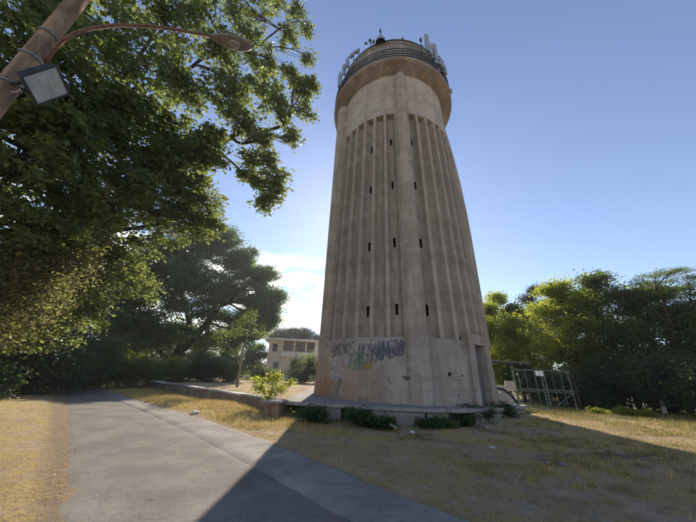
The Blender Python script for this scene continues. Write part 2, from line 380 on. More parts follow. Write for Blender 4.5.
# ------------------------------------------------------------------ grass and straw
def blades(name, label, P, hmin, hmax, wid, green, cat='grass', lean=.9):
    n = len(P); ang = rng.uniform(0, 2*np.pi, n); h = rng.uniform(hmin, hmax, n)*(.6+.8*rng.random(n)); ln = rng.uniform(.1, lean, n)*h; ld = rng.uniform(0, 2*np.pi, n)
    wv = np.stack([np.cos(ang), np.sin(ang), 0*ang], -1)*(wid*rng.uniform(.6, 1.4, n))[:, None]
    tip = P+np.stack([np.cos(ld)*ln, np.sin(ld)*ln, h], -1)
    V = np.stack([P-wv, P+wv, tip], 1).reshape(-1, 3)
    me = npmesh(name, V, np.arange(3*n).reshape(n, 3), {'rnd': rng.random(n), 'green': green})
    return tag(mk(name, me, M['grass']), label, cat, kind='stuff')
def scatter(n, x0, x1, y0, y1, dens):
    P = np.stack([rng.uniform(x0, x1, n), rng.uniform(y0, y1, n)], -1)
    k = rng.random(n) < dens(P[:, 0], P[:, 1]); P = P[k]
    return np.concatenate([P, height(P[:, 0], P[:, 1])[:, None]-.015], 1)
P = scatter(420000, -20, -1.5, 2.2, 22, lambda x, y: (xl(y)-x > .08+.75*fbm(x*2.3, y*2.3, 77))*sstep(xl(y)-x, -.1, 1.1)*(.12+.88*sstep(fbm(x*1.3, y*1.3, 31), .35, .6))*np.clip(7/np.hypot(x, y), .2, 1)*(x > -y*1.9-4))
blades('dry_verge_grass', 'short golden dry grass on the verge left of the road', P, .012, .05, .0026, .15*(rng.random(len(P)) < .12))
P = scatter(300000, -15, 0, 9, 25, lambda x, y: (x > xr(y)+.1)*sstep(x-xr(y), 0, .7)*(((x-WA[0])*wn_[0]+(y-WA[1])*wn_[1]) < -.25)*(.3+.7*sstep(fbm(x*1.6, y*1.6, 41), .38, .6)))
blades('dry_bank_grass', 'golden straw on the low bank between road and wall', P, .04, .14, .006, .8*(rng.random(len(P)) < .15)*(P[:, 0] > -4))
gm = lambda x, y: sstep(fbm(x*.9, y*.9, 51), .46, .62)
P = scatter(420000, -1, 18, 3.5, 19, lambda x, y: (x > xr(y)+.15)*(np.hypot(x-3.35, y-17) > 6.4)*(.06+.94*sstep(fbm(x*.8, y*.8, 61), .42, .62))*(sstep(x-xr(y), .4, 3.5)*.85+.15)*np.clip(8/np.hypot(x, y), .25, 1))
gg = gm(P[:, 0], P[:, 1]); blades('patchy_lawn', 'patchy dry and green grass in front of the tower', P, .02, .07, .004, np.where(rng.random(len(P)) < gg*.55+.03, .75, .05))
def straws(name, label, P, L, wid):
    n = len(P); a = rng.uniform(0, 2*np.pi, n); l = L*rng.uniform(.4, 1.3, n); z = rng.uniform(.004, .03, n)
    d = np.stack([np.cos(a)*l, np.sin(a)*l, rng.uniform(-.01, .03, n)], -1); w = np.stack([-np.sin(a), np.cos(a), 0*a], -1)*wid
    P = P+np.array([0, 0, 1.])*z[:, None]; V = np.stack([P-w, P+w, P+d], 1).reshape(-1, 3)
    return tag(mk(name, npmesh(name, V, np.arange(3*n).reshape(n, 3), {'rnd': rng.random(n)**.6, 'green': np.zeros(n)}), M['grass']), label, 'straw', kind='stuff')
P = scatter(520000, -12, 16, 2.8, 17, lambda x, y: ((x > xr(y)+.1)*(np.hypot(x-3.35, y-17) > 6.2)+(xl(y)-x > .0)*.6)*sstep(fbm(x*2.6, y*2.6, 91), .42, .60)*np.clip(6/np.hypot(x, y), .2, 1)**1.5)
straws('straw_litter', 'pale straw lying flat over the bare earth', P, .11, .0022)
# scattered green tufts
c = scatter(2600, -1, 17, 4, 18, lambda x, y: (x > xr(y)+.5)*(np.hypot(x-3.35, y-17) > 6.4)*sstep(fbm(x*.55, y*.55, 97), .45, .6)*sstep(x+y, 8, 13))
P = np.repeat(c, 70, 0); e_ = rng.normal(size=(len(P), 2))*np.repeat(rng.uniform(.02, .09, len(c)), 70)[:, None]; P[:, :2] += e_
blades('green_tufts', 'small green and olive tufts dotted over the dry ground before the tower', P, .02, .09, .004, np.repeat(rng.choice([.2, .6, .9], len(c)), 70))
P = scatter(90000, 8, 24, 9, 22, lambda x, y: (.2+.8*sstep(fbm(x*.7, y*.7, 71), .42, .6))*sstep(x, 8.2, 9.5))
blades('green_margin_grass', 'yellow green grass along the foot of the right hand trees', P, .04, .13, .008, np.where(rng.random(len(P)) < .55, .8, .2))

hz = bpy.data.materials.new('haze'); hz.use_nodes = True; hz.node_tree.nodes.clear(); ho = hz.node_tree.nodes.new('ShaderNodeOutputMaterial'); pv = hz.node_tree.nodes.new('ShaderNodeVolumePrincipled')
pv.inputs['Color'].default_value = (.9, .93, 1, 1); pv.inputs['Density'].default_value = .0006; pv.inputs['Anisotropy'].default_value = .55; hz.node_tree.links.new(pv.outputs[0], ho.inputs['Volume'])
bm = bmesh.new(); box(bm, (0, 60, 20), (300, 300, 44)); o = fin('haze', bm, hz); o['kind'] = 'stuff'
# ------------------------------------------------------------------ water tower
TX, TY = 3.345, 16.97
BASEZ = .55
tower = tag(empty('water_tower', (TX, TY, 0)), 'tall round fluted concrete water tower with a railed gallery at its top', 'water tower')
A0 = -90-11.15          # direction (deg) from the axis to the camera
def pd(phi): return R_(A0+phi)    # phi: degrees round the axis, positive to the right as seen
def rad(z): return 4.98-.035*z
PITCH = 360/38.
Z0, Z1 = 3.22, 18.0
DEP = .42
# core wall with real window openings
wins = [(-1, z) for z in (4.55, 8.2, 12.15, 15.75)]+[(1, z) for z in (4.55, 8.2, 12.15, 15.75)]+[(-3, z) for z in (4.5, 8.15, 12.1, 15.5)]
wins += [(k, z) for k in (9, 13, 17, 22, 26) for z in (4.5, 8.15, 12.1, 15.5)]
WH, WW = .27, .075
def slot(k): return 8.8+PITCH*k
phis = set()
for k in range(38):
    c = slot(k)
    hw = math.degrees(WW/(rad(8)-DEP))
    for d in (-.5*PITCH, -.25*PITCH, -hw, hw, .25*PITCH): phis.add(round((c+d) % 360, 4))
phis = sorted(phis)
zs = sorted({Z0-.1, Z1+.1, *[round(z-WH, 4) for k, z in wins], *[round(z+WH, 4) for k, z in wins]})
bm = bmesh.new(); vg = {}
def cv(ph, z, r):
    key = (ph, z, round(r, 3))
    if key not in vg: vg[key] = bm.verts.new((r*math.cos(pd(ph)), r*math.sin(pd(ph)), z))
    return vg[key]
for i, p in enumerate(phis):
    q = phis[(i+1) % len(phis)]; mid = (p+((q-p) % 360)/2) % 360
    for a, b in zip(zs, zs[1:]):
        if any(abs(((mid-slot(k)+180) % 360)-180) < 1 and z-WH < (a+b)/2 < z+WH for k, z in wins): continue
        bm.faces.new((cv(p, a, rad(a)-DEP), cv(q, a, rad(a)-DEP), cv(q, b, rad(b)-DEP), cv(p, b, rad(b)-DEP)))
fin('wall', bm, M['conc'], tower)
for k, z in wins:
    bm = bmesh.new(); ph = pd(slot(k)); r = rad(z)-DEP
    n = Vector((math.cos(ph), math.sin(ph), 0)); t = Vector((-n.y, n.x, 0)); c = n*(r+.004)
    w = WW+.003; h = WH+.003
    f = [bm.verts.new(c+t*sx*w+Vector((0, 0, z+sz*h))) for sx, sz in ((-1, -1), (1, -1), (1, 1), (-1, 1))]
    bk = [bm.verts.new(v.co-n*.42) for v in f]
    bm.faces.new(bk)
    for i in range(4): bm.faces.new((f[i], f[(i+1) % 4], bk[(i+1) % 4], bk[i]))
    fin('window', bm, M['void'] if k != 1 else M['void'], tower)
# ribs: one mesh, turned round the tower
bm = bmesh.new(); NRIB = 14
prof = []
for s in (-1, 1):
    pts = [(1.15, 0.), (1.35, -.10), (1.65, -.24), (2.1, -.32), (2.9, -.39), (3.9, -.43)]
    pts = [(s*a, d) for a, d in pts]
    prof += pts[::-1] if s < 0 else pts
rows = []
for j in range(NRIB+1):
    z = Z0-.03+(Z1-Z0+.06)*j/NRIB; r = rad(z)
    rows.append([bm.verts.new(((r+d+.002)*math.cos(R_(a)), (r+d+.002)*math.sin(R_(a)), z)) for a, d in prof])
for A, B in zip(rows, rows[1:]):
    for i in range(len(prof)-1): bm.faces.new((A[i], A[i+1], B[i+1], B[i]))
ribme = bpy.data.meshes.new('rib'); bmesh.ops.recalc_face_normals(bm, faces=bm.faces); bm.to_mesh(ribme); bm.free(); ribme.materials.append(M['conc'])
SH = [0, -7, 8, 15, -14]
for k in range(38):
    if any((k-s) % 38 == 0 or (k+1-s) % 38 == 0 for s in SH): pass
    o = bpy.data.objects.new('rib', ribme); o.rotation_euler[2] = pd(slot(k)+PITCH/2); link(o, tower)
# base drum
bm = bmesh.new(); DA, DB = pd(51.6), pd(41.6)+2*math.pi
lathe(bm, [(rad(BASEZ)+.02, BASEZ-.1), (rad(1.5)+.015, 1.5), (rad(2.4)+.012, 2.4), (rad(3.1)+.01, Z0-.06), (rad(Z0)-.04, Z0), (rad(Z0)-.6, Z0+.02)], 152, DA, DB)
wedge_todo = True
fin('base_drum', bm, M['conc_base'], tower, True)
# tank, plain cylinder above the flutes
bm = bmesh.new()
lathe(bm, [(rad(Z1)-.6, Z1-.015), (rad(Z1)+.0, Z1), (rad(Z1)+.012, Z1+.08), (rad(19.5)+.01, 19.5), (rad(21)+.0, 21), (rad(22.2), 22.25)], 152)
o = fin('tank', bm, M['conc_tank'], tower, False)
# shafts
def shaft(k, zt, cap):
    bm = bmesh.new(); ph = pd(slot(k)+(.6 if k == 0 else 0)); n = Vector((math.cos(ph), math.sin(ph), 0)); t = Vector((-n.y, n.x, 0)); HW = .50
    zz = list(np.linspace(Z0-.02, zt-cap, 12))+[zt-cap+cap*math.sin(a) for a in (R_(12), R_(25), R_(38), R_(50), R_(60), R_(70), R_(84), R_(90))]
    rows = []
    for z in zz:
        q = max(0, (z-(zt-cap))/cap); sc = math.sqrt(max(0.0, 1-q*q)) if k != 8 else 1-q**1.6
        rin = rad(min(z, 22))-.25; rout = 5.06-.006*z
        row = []
        for i in range(13):
            u = -1+2*i/12; hw = HW*(1.16-.022*z*.6)
            hw *= (.25+.75*sc)
            x = u*hw; d = rin+(rout-rin)*(1-abs(u)**2.6)**.5*(1 if q == 0 else .35+.65*sc)
            row.append(bm.verts.new(n*d+t*x+Vector((0, 0, z))))
        rows.append(row)
    for A, B in zip(rows, rows[1:]):
        for i in range(12): bm.faces.new((A[i], A[i+1], B[i+1], B[i]))
    fin('shaft', bm, M['conc'], tower, True)
for k in SH: shaft(k, 22.0 if k != 8 else 20.5, .9 if k != 8 else 10.)
# pedestals under the shafts
def pedestal(pc, hw, rr, zt, rnd=.7):
    bm = bmesh.new(); rows = []
    for z in (BASEZ-.06, 1.6, zt-.1, zt, zt+.01):
        row = []
        for i in range(17):
            u = -1+2*i/16; a = pd(pc+u*hw); r = rad(z)-.1+(rr-rad(z)+.1)*(1-abs(u)**6)**rnd
            if z > zt: r = min(r, rad(z)-.1)
            if z == zt: r -= .0
            row.append(bm.verts.new((r*math.cos(a), r*math.sin(a), z)))
        rows.append(row)
    for A, B in zip(rows, rows[1:]):
        for i in range(16): bm.faces.new((A[i], A[i+1], B[i+1], B[i]))
    fin('pedestal', bm, M['conc_base'], tower, True)
pedestal(9.6, 6.6, 5.13, 3.3)
pedestal(slot(-7), 8.0, 5.02, 3.3)
pedestal(slot(15), 6.6, 5.13, 3.3); pedestal(slot(-14), 6.6, 5.13, 3.3)
# door portal
PC = 46.3
def wedge(p0, p1, r0_, r1_, z0, z1, name, mat, parent, n=6):
    bm = bmesh.new(); rows = []
    for r, z in ((r0_, z0), (r1_, z0), (r1_, z1), (r0_, z1)):
        rows.append([bm.verts.new((r*math.cos(pd(p0+(p1-p0)*i/n)), r*math.sin(pd(p0+(p1-p0)*i/n)), z)) for i in range(n+1)])
    for a in range(4):
        A, B = rows[a], rows[(a+1) % 4]
        for i in range(n): bm.faces.new((A[i], A[i+1], B[i+1], B[i]))
    bm.faces.new([r[0] for r in rows]); bm.faces.new([r[-1] for r in rows][::-1])
    return fin(name, bm, mat, parent)
portal = link(bpy.data.objects.new('portal', None), tower)
wedge(37.2, 41.6, 4.7, 5.08, BASEZ-.05, 3.05, 'jamb', M['conc_base'], portal)
wedge(51.6, 58.0, 4.7, 5.08, BASEZ-.05, 3.05, 'jamb', M['conc_base'], portal)
wedge(36.8, 58.4, 4.7, 5.10, 3.05, 3.50, 'lintel', concrete('stained_lintel', (.27, .20, .145), (.36, .315, .27)), portal, 12)
wedge(41.6, 51.6, 4.5, 4.78, BASEZ, 3.05, 'door_recess', M['rustplate'], portal)
wedge(42.4, 50.8, 4.7, 4.82, BASEZ+.02, 2.75, 'door', M['rustplate'], portal)
# gallery
bm = bmesh.new()
lathe(bm, [(4.16, 22.02), (4.24, 22.20), (4.45, 22.28), (5.02, 22.58), (5.06, 22.62)], 152)
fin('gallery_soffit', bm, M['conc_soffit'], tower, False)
bm = bmesh.new()
lathe(bm, [(5.06, 22.62), (5.09, 22.64), (5.09, 22.90), (4.98, 22.90), (4.96, 22.82), (4.3, 22.84)], 152)
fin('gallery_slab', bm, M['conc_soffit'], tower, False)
bm = bmesh.new()
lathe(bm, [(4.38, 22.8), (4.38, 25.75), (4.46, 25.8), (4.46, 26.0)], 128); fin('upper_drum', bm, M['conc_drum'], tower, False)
bm = bmesh.new()
lathe(bm, [(4.46, 26.0), (4.50, 26.03), (4.50, 26.16), (4.44, 26.18), (3.5, 26.5), (2., 26.8), (.05, 26.9)], 128); fin('roof', bm, M['moss'], tower, False)
bm = bmesh.new()
for zz in (23.10, 23.35, 23.62, 23.92): 
    lathe(bm, [(5.00, zz), (5.04, zz-.035), (5.08, zz), (5.04, zz+.035), (5.00, zz)], 96)
rl = fin('railing', bm, M['rail'], tower)
pbm = bmesh.new(); bmtube(pbm, [(5.04, 0, 22.85), (5.04, 0, 23.95)], .028, 6)
pme = bpy.data.meshes.new('post'); pbm.to_mesh(pme); pbm.free(); pme.materials.append(M['rail'])
for k in range(48):
    o = bpy.data.objects.new('post', pme); o.rotation_euler[2] = R_(k*7.5); link(o, rl)
# cladding mesh behind the rails (cable trays and kick plates)
bm = bmesh.new(); lathe(bm, [(4.62, 22.86), (4.62, 23.16), (4.56, 23.16)], 96); fin('cable_tray', bm, M['rail'], tower)

# little things on the drum face: bracket, cracks, holes
def onwall(px, z, r=None):
    a = pd(px); r = r or rad(z)+.02; return Vector((r*math.cos(a), r*math.sin(a), z))
bm = bmesh.new(); c = onwall(2.0, 1.58, 5.0); box(bm, c, (.08, .10, .07), pd(2)); box(bm, onwall(3.6, 1.55, 5.02), (.10, .08, .10), pd(3.6)); box(bm, onwall(2.8, 1.50, 4.99), (.05, .20, .03), pd(2.8)); fin('bracket', bm, M['darkmetal'], tower)
for px, z, s in ((24.5, 1.75, .08), (32., 1.72, .05), (14., 2.3, .035), (28, .95, .04)):
    bm = bmesh.new(); bmesh.ops.create_icosphere(bm, subdivisions=1, radius=s, matrix=Matrix.Translation(onwall(px, z, rad(z)+.0)) @ Matrix.Diagonal((1, 1, 1.3, 1))); fin('hole', bm, M['void'], tower)

# graffiti: thin paint on the wall
def paintmat(name, c, alpha):
    s = NT(name); p = s.n('ShaderNodeBsdfDiffuse'); s.set(p.inputs[0], c); t = s.n('ShaderNodeBsdfTransparent'); m = s.n('ShaderNodeMixShader')
    s.l(s.ramp(s.noise(9, 5, .7), .30, .58, 0., alpha), m.inputs[0]); s.l(t.outputs[0], m.inputs[1]); s.l(p.outputs[0], m.inputs[2]); s.l(m.outputs[0], s.out.inputs[0]); return s.m
def strokes(polys, width, mat, off):
    bm = bmesh.new()
    for j, pl in enumerate(polys):
        P_ = []
        for i in range(len(pl)-1):
            p0, p1, p2, p3 = pl[max(i-1, 0)], pl[i], pl[i+1], pl[min(i+2, len(pl)-1)]
            for s in range(5):
                t = s/5; P_.append([.5*(2*p1[q]+(p2[q]-p0[q])*t+(2*p0[q]-5*p1[q]+4*p2[q]-p3[q])*t*t+(3*p1[q]-p0[q]-3*p2[q]+p3[q])*t**3) for q in (0, 1)])
        P_.append(list(pl[-1])); prev = None
        for i, (a, z) in enumerate(P_):
            b = P_[min(i+1, len(P_)-1)]; c = P_[max(i-1, 0)]
            dx, dz = (b[0]-c[0])*.086, b[1]-c[1]; L = math.hypot(dx, dz) or 1; w = width*.5*(.8+.4*math.sin(i*.9+j))
            nxx, nz = -dz/L*w/.086, dx/L*w
            cur = [bm.verts.new(onwall(a+s*nxx, z+s*nz, rad(z)+off+.0004*(j % 7))) for s in (-1, 1)]
            if prev: bm.faces.new((prev[0], prev[1], cur[1], cur[0]))
            prev = cur
    return fin('graffiti', bm, mat, tower)
def letter(x, z, w, h, pts): return [(x+a*w, z+b*h) for a, b in pts]
L1 = [[(0, 0), (.1, 1), (.5, .3), (.9, 1), (1, 0)], [(0, .1), (.4, 1), (.7, .1), (1, .9)], [(1, .9), (.3, 1), (.1, .5), (.8, .45), (.9, .1), (0, 0)], [(.2, 0), (.2, 1), (.9, .8), (.3, .5), (1, 0)], [(.5, 0), (.1, .5), (.5, 1), (.9, .5), (.5, 0)]]
random.seed(3)
polys = []
for i in range(7): polys.append(letter(-42+i*2.35, 1.85+random.uniform(-.05, .12)+i*.03, 2.1, .46, L1[i % 5]))
for i in range(5): polys.append(letter(-42.5+i*2.3, 1.30+random.uniform(-.05, .05)+i*.02, 2., .40, L1[(i*2+1) % 5]))
strokes(polys, .075, paintmat('white_spray', (.52, .51, .53), .8), .022)
polys = []
for i in range(6): polys.append(letter(-42+i*2.9, 2.35+.02*i, 2.6, .55, L1[(i*3+2) % 5]))
strokes(polys, .09, paintmat('faded_spray', (.14, .14, .17), .65), .024)
polys = []
for i in range(9): polys.append(letter(-22.0+i*2.75, 2.0+.05*i+random.uniform(-.06, .06), 2.7, .85-.02*i, L1[(i*2) % 5]))
for i in range(5): polys.append(letter(-15+i*3.4, 2.1+.08*i, 3.2, .5, L1[(i+3) % 5]))
strokes(polys, .10, paintmat('violet_spray', (.135, .135, .185), .66), .026)
polys = [letter(-28+i*1.8, 1.75, 1.6, .75, L1[(i+1) % 5]) for i in range(5)]
strokes(polys, .11, paintmat('green_spray', (.20, .28, .17), .45), .028)
strokes([letter(-18.5, 1.85, 4.5, .22, [(0, 0), (.3, .9), (.5, .2), (.8, 1), (1, .1), (.2, .1)])], .16, paintmat('yellow_spray', (.38, .30, .06), .5), .03)

# ------------------------------------------------------------------ antennas and the like on the gallery
def rooftop(px, py, z):                     # point at height z seen at a photo pixel
    r = ray(px, py); t = (z-EYE)/r.z; return r*t+Vector((0, 0, EYE))
def face_dir(p): return math.atan2(p.y-TY, p.x-TX)
def panel(px, py, h, w, label, z=23.9, group='panel antennas round the gallery'):
    p = rooftop(px, py, z); a = face_dir(p)
    t = tag(empty('panel_antenna', (p.x, p.y, z), a), label, 'antenna', group)
    bm = bmesh.new(); box(bm, (.12, 0, h*.1), (.13, w, h)); fin('radome', bm, M['antenna'], t, False, .03)
    bm = bmesh.new(); bmtube(bm, [(-.08, 0, -h*.62), (-.08, 0, h*.55)], .035, 8); fin('mast', bm, M['galv'], t)
    for s in (-.25, .35):
        bm = bmesh.new(); box(bm, (0, 0, h*s), (.2, .08, .06)); fin('clamp', bm, M['darkmetal'], t)
    # stub arm back to the gallery
    ro = math.hypot(p.x-TX, p.y-TY)
    bm = bmesh.new(); bmtube(bm, [(-.08, 0, -h*.5), (-(ro-4.98)-.02, 0, -h*.5-.1)], .03, 6); fin('arm', bm, M['darkmetal'], t)
panel(340.5, 82, 1.7, .32, 'grey panel antenna lowest on the left side of the gallery', 23.6)
panel(348, 65, 1.0, .3, 'small dark panel antenna second up the left side of the gallery', 23.9)
panel(426.5, 46, 2.0, .34, 'tall panel antenna highest on the right of the tower top', 24.6)
panel(434.5, 55, 1.9, .34, 'tall panel antenna just below the highest one on the right', 24.1)
panel(439, 63, 1.0, .3, 'short panel antenna in the right hand cluster, nearest the drum', 23.6)
panel(441.5, 66, .9, .3, 'short panel antenna at the outer end of the right hand cluster', 23.4)
panel(430, 52, 1.3, .28, 'slim panel antenna between the two tallest on the right', 24.0)
panel(444, 72, .9, .3, 'small panel antenna low on the right side of the gallery', 23.3)
panel(344.5, 72, 1.2, .28, 'mid height panel antenna on the left side of the gallery', 23.7)
panel(437.5, 70, .9, .34, 'squat panel antenna at the foot of the right hand cluster', 23.3)
def dish(px, py, r, label, z):
    p = rooftop(px, py, z); t = tag(empty('dish_antenna', p, face_dir(p)), label, 'antenna', 'dish antennas on the left of the drum')
    bm = bmesh.new(); lathe(bm, [(.02, .0), (r*.6, .06), (r, .2), (r, .24), (r*.6, .10), (.02, .05)], 20)
    bmesh.ops.rotate(bm, verts=bm.verts, matrix=Matrix.Rotation(R_(80), 3, 'Y')); fin('reflector', bm, M['antenna'], t, True)
    bm = bmesh.new(); bmtube(bm, [(-.05, 0, -1.1), (-.05, 0, .1)], .035, 6); fin('mast', bm, M['galv'], t)
dish(353.5, 57, .36, 'larger pale dish antenna left of the upper drum', 24.6)
dish(358.5, 53.5, .26, 'smaller pale dish antenna nearer the drum top on the left', 24.8)
p = rooftop(371, 43, 26.3); t = tag(empty('sensor_cluster', p), 'small cluster of dark sensors on a short mast above the drum rim', 'antenna')
bm = bmesh.new(); bmtube(bm, [(0, 0, -.6), (0, 0, .45)], .03, 6); bmtube(bm, [(-.45, 0, -.05), (.45, .1, .15)], .025, 6); fin('mast', bm, M['darkmetal'], t)
for dx, dz in ((-.42, -.12), (-.1, .3), (.2, .2), (.45, .05)):
    bm = bmesh.new(); box(bm, (dx, 0, dz), (.16, .16, .3)); fin('sensor', bm, M['darkmetal'], t, False, .03)
p = rooftop(380.5, 41, 26.2); t = tag(empty('beacon', p), 'pale conical beacon with a thin rod standing on the drum roof', 'beacon')
bm = bmesh.new(); lathe(bm, [(.42, -.35), (.40, .0), (.22, .35), (.12, .8), (.03, 1.0)], 14); fin('cone', bm, M['antenna'], t, True)
bm = bmesh.new(); bmtube(bm, [(0, 0, .9), (0, 0, 1.75)], .03, 6); bmtube(bm, [(0, 0, 1.25), (0, 0, 1.5)], .075, 8); fin('rod', bm, M['darkmetal'], t)
p = rooftop(402.6, 39.5, 26.3); t = tag(empty('lightning_rod', p), 'tiny lightning rod at the middle of the drum rim', 'rod')
bm = bmesh.new(); bmtube(bm, [(0, 0, -.3), (0, 0, .3)], .03, 6); box(bm, (0, 0, .1), (.12, .12, .14)); fin('rod', bm, M['darkmetal'], t)
p = rooftop(421, 43, 25.3); t = tag(empty('whip_antenna', p), 'thin dark whip antenna left of the tallest panel antenna', 'antenna')
bm = bmesh.new(); bmtube(bm, [(0, 0, -1.5), (0, 0, .5)], .03, 6); box(bm, (0, 0, .4), (.14, .14, .28)); bmtube(bm, [(0, 0, -.2), (.3, .1, -.3)], .02, 5); fin('whip', bm, M['darkmetal'], t)
p = rooftop(450.8, 92, 22.95); t = tag(empty('camera_box', p), 'small pale equipment box at the right rim of the gallery', 'equipment box')
bm = bmesh.new(); box(bm, (0, 0, .1), (.2, .2, .4)); fin('housing', bm, M['antenna'], t, False, .03)

# ------------------------------------------------------------------ plinth the tower stands on
FP = [(-2.3, 11.55), (-.6, 11.3), (1.1, 10.95), (3.0, 10.8), (4.6, 11.15), (6.6, 12.3), (8.6, 13.9), (9.4, 16), (9.4, 23), (-2.3, 23)]
pl = tag(empty('plinth', (0, 0, 0)), 'low concrete platform with overhanging slab under the water tower', 'platform')
def prism(poly, z0, z1, name, mat, parent, bevel=0):
    bm = bmesh.new(); a = [bm.verts.new((x, y, z0)) for x, y in poly]; b = [bm.verts.new((x, y, z1)) for x, y in poly]
    bm.faces.new(a[::-1]); bm.faces.new(b)
    for i in range(len(poly)): j = (i+1) % len(poly); bm.faces.new((a[i], a[j], b[j], b[i]))
    return fin(name, bm, mat, parent, False, bevel)
prism(FP, .43, .555, 'slab', M['conc_plinth'], pl, .015)
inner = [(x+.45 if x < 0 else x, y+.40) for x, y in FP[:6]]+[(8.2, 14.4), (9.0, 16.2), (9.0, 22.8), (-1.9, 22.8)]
prism(inner, -.2, .425, 'core', plain('shaded_recess', (.07, .062, .055), .95, var=.5), pl)  # core coloured dark as the shade under the slab and between the panels
def pan(x0, y0, x1, y1, h=.40):
    d = Vector((x1-x0, y1-y0, 0)); a = math.atan2(d.y, d.x); bm = bmesh.new()
    box(bm, ((x0+x1)/2, (y0+y1)/2, h/2-.05), (d.length, .12, h+.1), a); fin('panel', bm, M['conc_plinth'], pl, False, .01)
pan(-.62, 11.50, -.02, 11.40); pan(1.05, 11.14, 3.0, 10.98); pan(3.08, 11.0, 3.9, 11.17); pan(5.0, 11.55, 6.5, 12.4); pan(6.6, 12.5, 8.5, 14.05)
b = tag(empty('concrete_pillar', (-2.55, 11.45, 0)), 'stubby rust stained pillar where the wall meets the platform', 'pillar')
bm = bmesh.new(); box(bm, (0, 0, .22), (.62, .6, .56), R_(-12)); fin('block', bm, plain('rust_stained_block', (.22, .135, .09), .95, var=.45, sc=3), b, False, .02)
bm = bmesh.new(); box(bm, (.02, 0, .545), (.74, .72, .09), R_(-12)); fin('cap', bm, M['conc_plinth'], b, False, .015)

# low wall left of the tower
wl = tag(empty('boundary_wall', (WA[0], WA[1], 0), math.atan2(wd[1], wd[0])), 'long low masonry wall with pale coping running left from the tower', 'wall')
Lw = float(np.linalg.norm(WB-WA))
s = NT('old_masonry'); br = s.n('ShaderNodeTexBrick'); br.inputs['Scale'].default_value = 2.2
m_ = s.n('ShaderNodeMapping'); m_.inputs['Rotation'].default_value = (R_(90), 0, 0); s.l(s.co, m_.inputs[0]); s.l(m_.outputs[0], br.inputs[0])
f = s.noise(1.5, 6); col = s.mix(s.ramp(f, .35, .65), (.20, .15, .115), (.33, .26, .20)); col = s.mix(s.math('MULTIPLY', br.outputs['Fac'], .4), col, (.1, .08, .06))
s.bsdf(col, .95, s.bump(s.noise(14, 6), .8, .04), spec=.1)
bm = bmesh.new(); box(bm, (Lw/2, 0, .2), (Lw, .34, .56)); fin('masonry', bm, s.m, wl)
x = 0
while x < Lw-.3:
    L = random.uniform(1.0, 1.5); L = min(L, Lw-x)
    bm = bmesh.new(); box(bm, (x+L/2, random.uniform(-.012, .012), .525+random.uniform(-.012, .012)), (L-.015, .46, .085), R_(random.uniform(-.5, .5))); fin('coping_slab', bm, M['conc_plinth'] if random.random() < .7 else M['stone'], wl, False, .01); x += L

# ------------------------------------------------------------------ foliage
def tubes_np(segs, n=5):
    """segs: list of (points, radii) -> V, F"""
    V, Fq, off = [], [], 0
    for pts, rad_ in segs:
        pts = np.asarray(pts, float); m = len(pts)
        t = np.gradient(pts, axis=0); t /= np.linalg.norm(t, axis=1)[:, None]+1e-9
        ref = np.where(np.abs(t[:, 2:3]) > .9, np.array([[1., 0, 0]]), np.array([[0, 0, 1.]]))
        a = np.cross(t, ref); a /= np.linalg.norm(a, axis=1)[:, None]+1e-9; b = np.cross(t, a)
        an = np.arange(n)*2*np.pi/n
        ring = pts[:, None]+(a[:, None]*np.cos(an)[None, :, None]+b[:, None]*np.sin(an)[None, :, None])*np.asarray(rad_)[:, None, None]
        V.append(ring.reshape(-1, 3)); i = np.arange(m*n).reshape(m, n)+off; j = np.roll(i, -1, 1)
        Fq.append(np.stack([i[:-1], j[:-1], j[1:], i[1:]], -1).reshape(-1, 4)); off += m*n
    return np.concatenate(V), np.concatenate(Fq)
def leaves_mesh(name, C_, size, flat=.5, aspect=.55):
    n = len(C_); d = rng.normal(size=(n, 3)); d[:, 2] = d[:, 2]*.6-.15; d /= np.linalg.norm(d, axis=1)[:, None]
    nn = rng.normal(size=(n, 3))+np.array([0, 0, flat*2]); w = np.cross(d, nn); w /= np.linalg.norm(w, axis=1)[:, None]+1e-9
    up_ = np.cross(w, d); s = (size*rng.uniform(.4, 1.5, n))[:, None]
    b = C_; tip = C_+d*s; mid = C_+d*s*.5
    V = np.stack([b, mid+w*s*aspect*.5+up_*s*.10, tip-up_*s*.05, mid-w*s*aspect*.5+up_*s*.10], 1).reshape(-1, 3)
    i = np.arange(n)*4; Fc = np.stack([np.stack([i, i+1, i+2], -1), np.stack([i, i+2, i+3], -1)], 1).reshape(-1, 3)
    return npmesh(name, V, Fc, {'rnd': np.repeat(rng.random(n), 2)})
def bend(a, b, k=6, amp=.12, sag=0.):
    a, b = np.asarray(a, float), np.asarray(b, float); t = np.linspace(0, 1, k)[:, None]; L = np.linalg.norm(b-a)
    p = a+(b-a)*t; off = rng.normal(size=3)*amp*L; off2 = rng.normal(size=3)*amp*.5*L
    p = p+off*np.sin(t*np.pi)+off2*np.sin(2*t*np.pi); p[:, 2] += (sag*L*np.sin(t*np.pi))[:, 0]
    return p
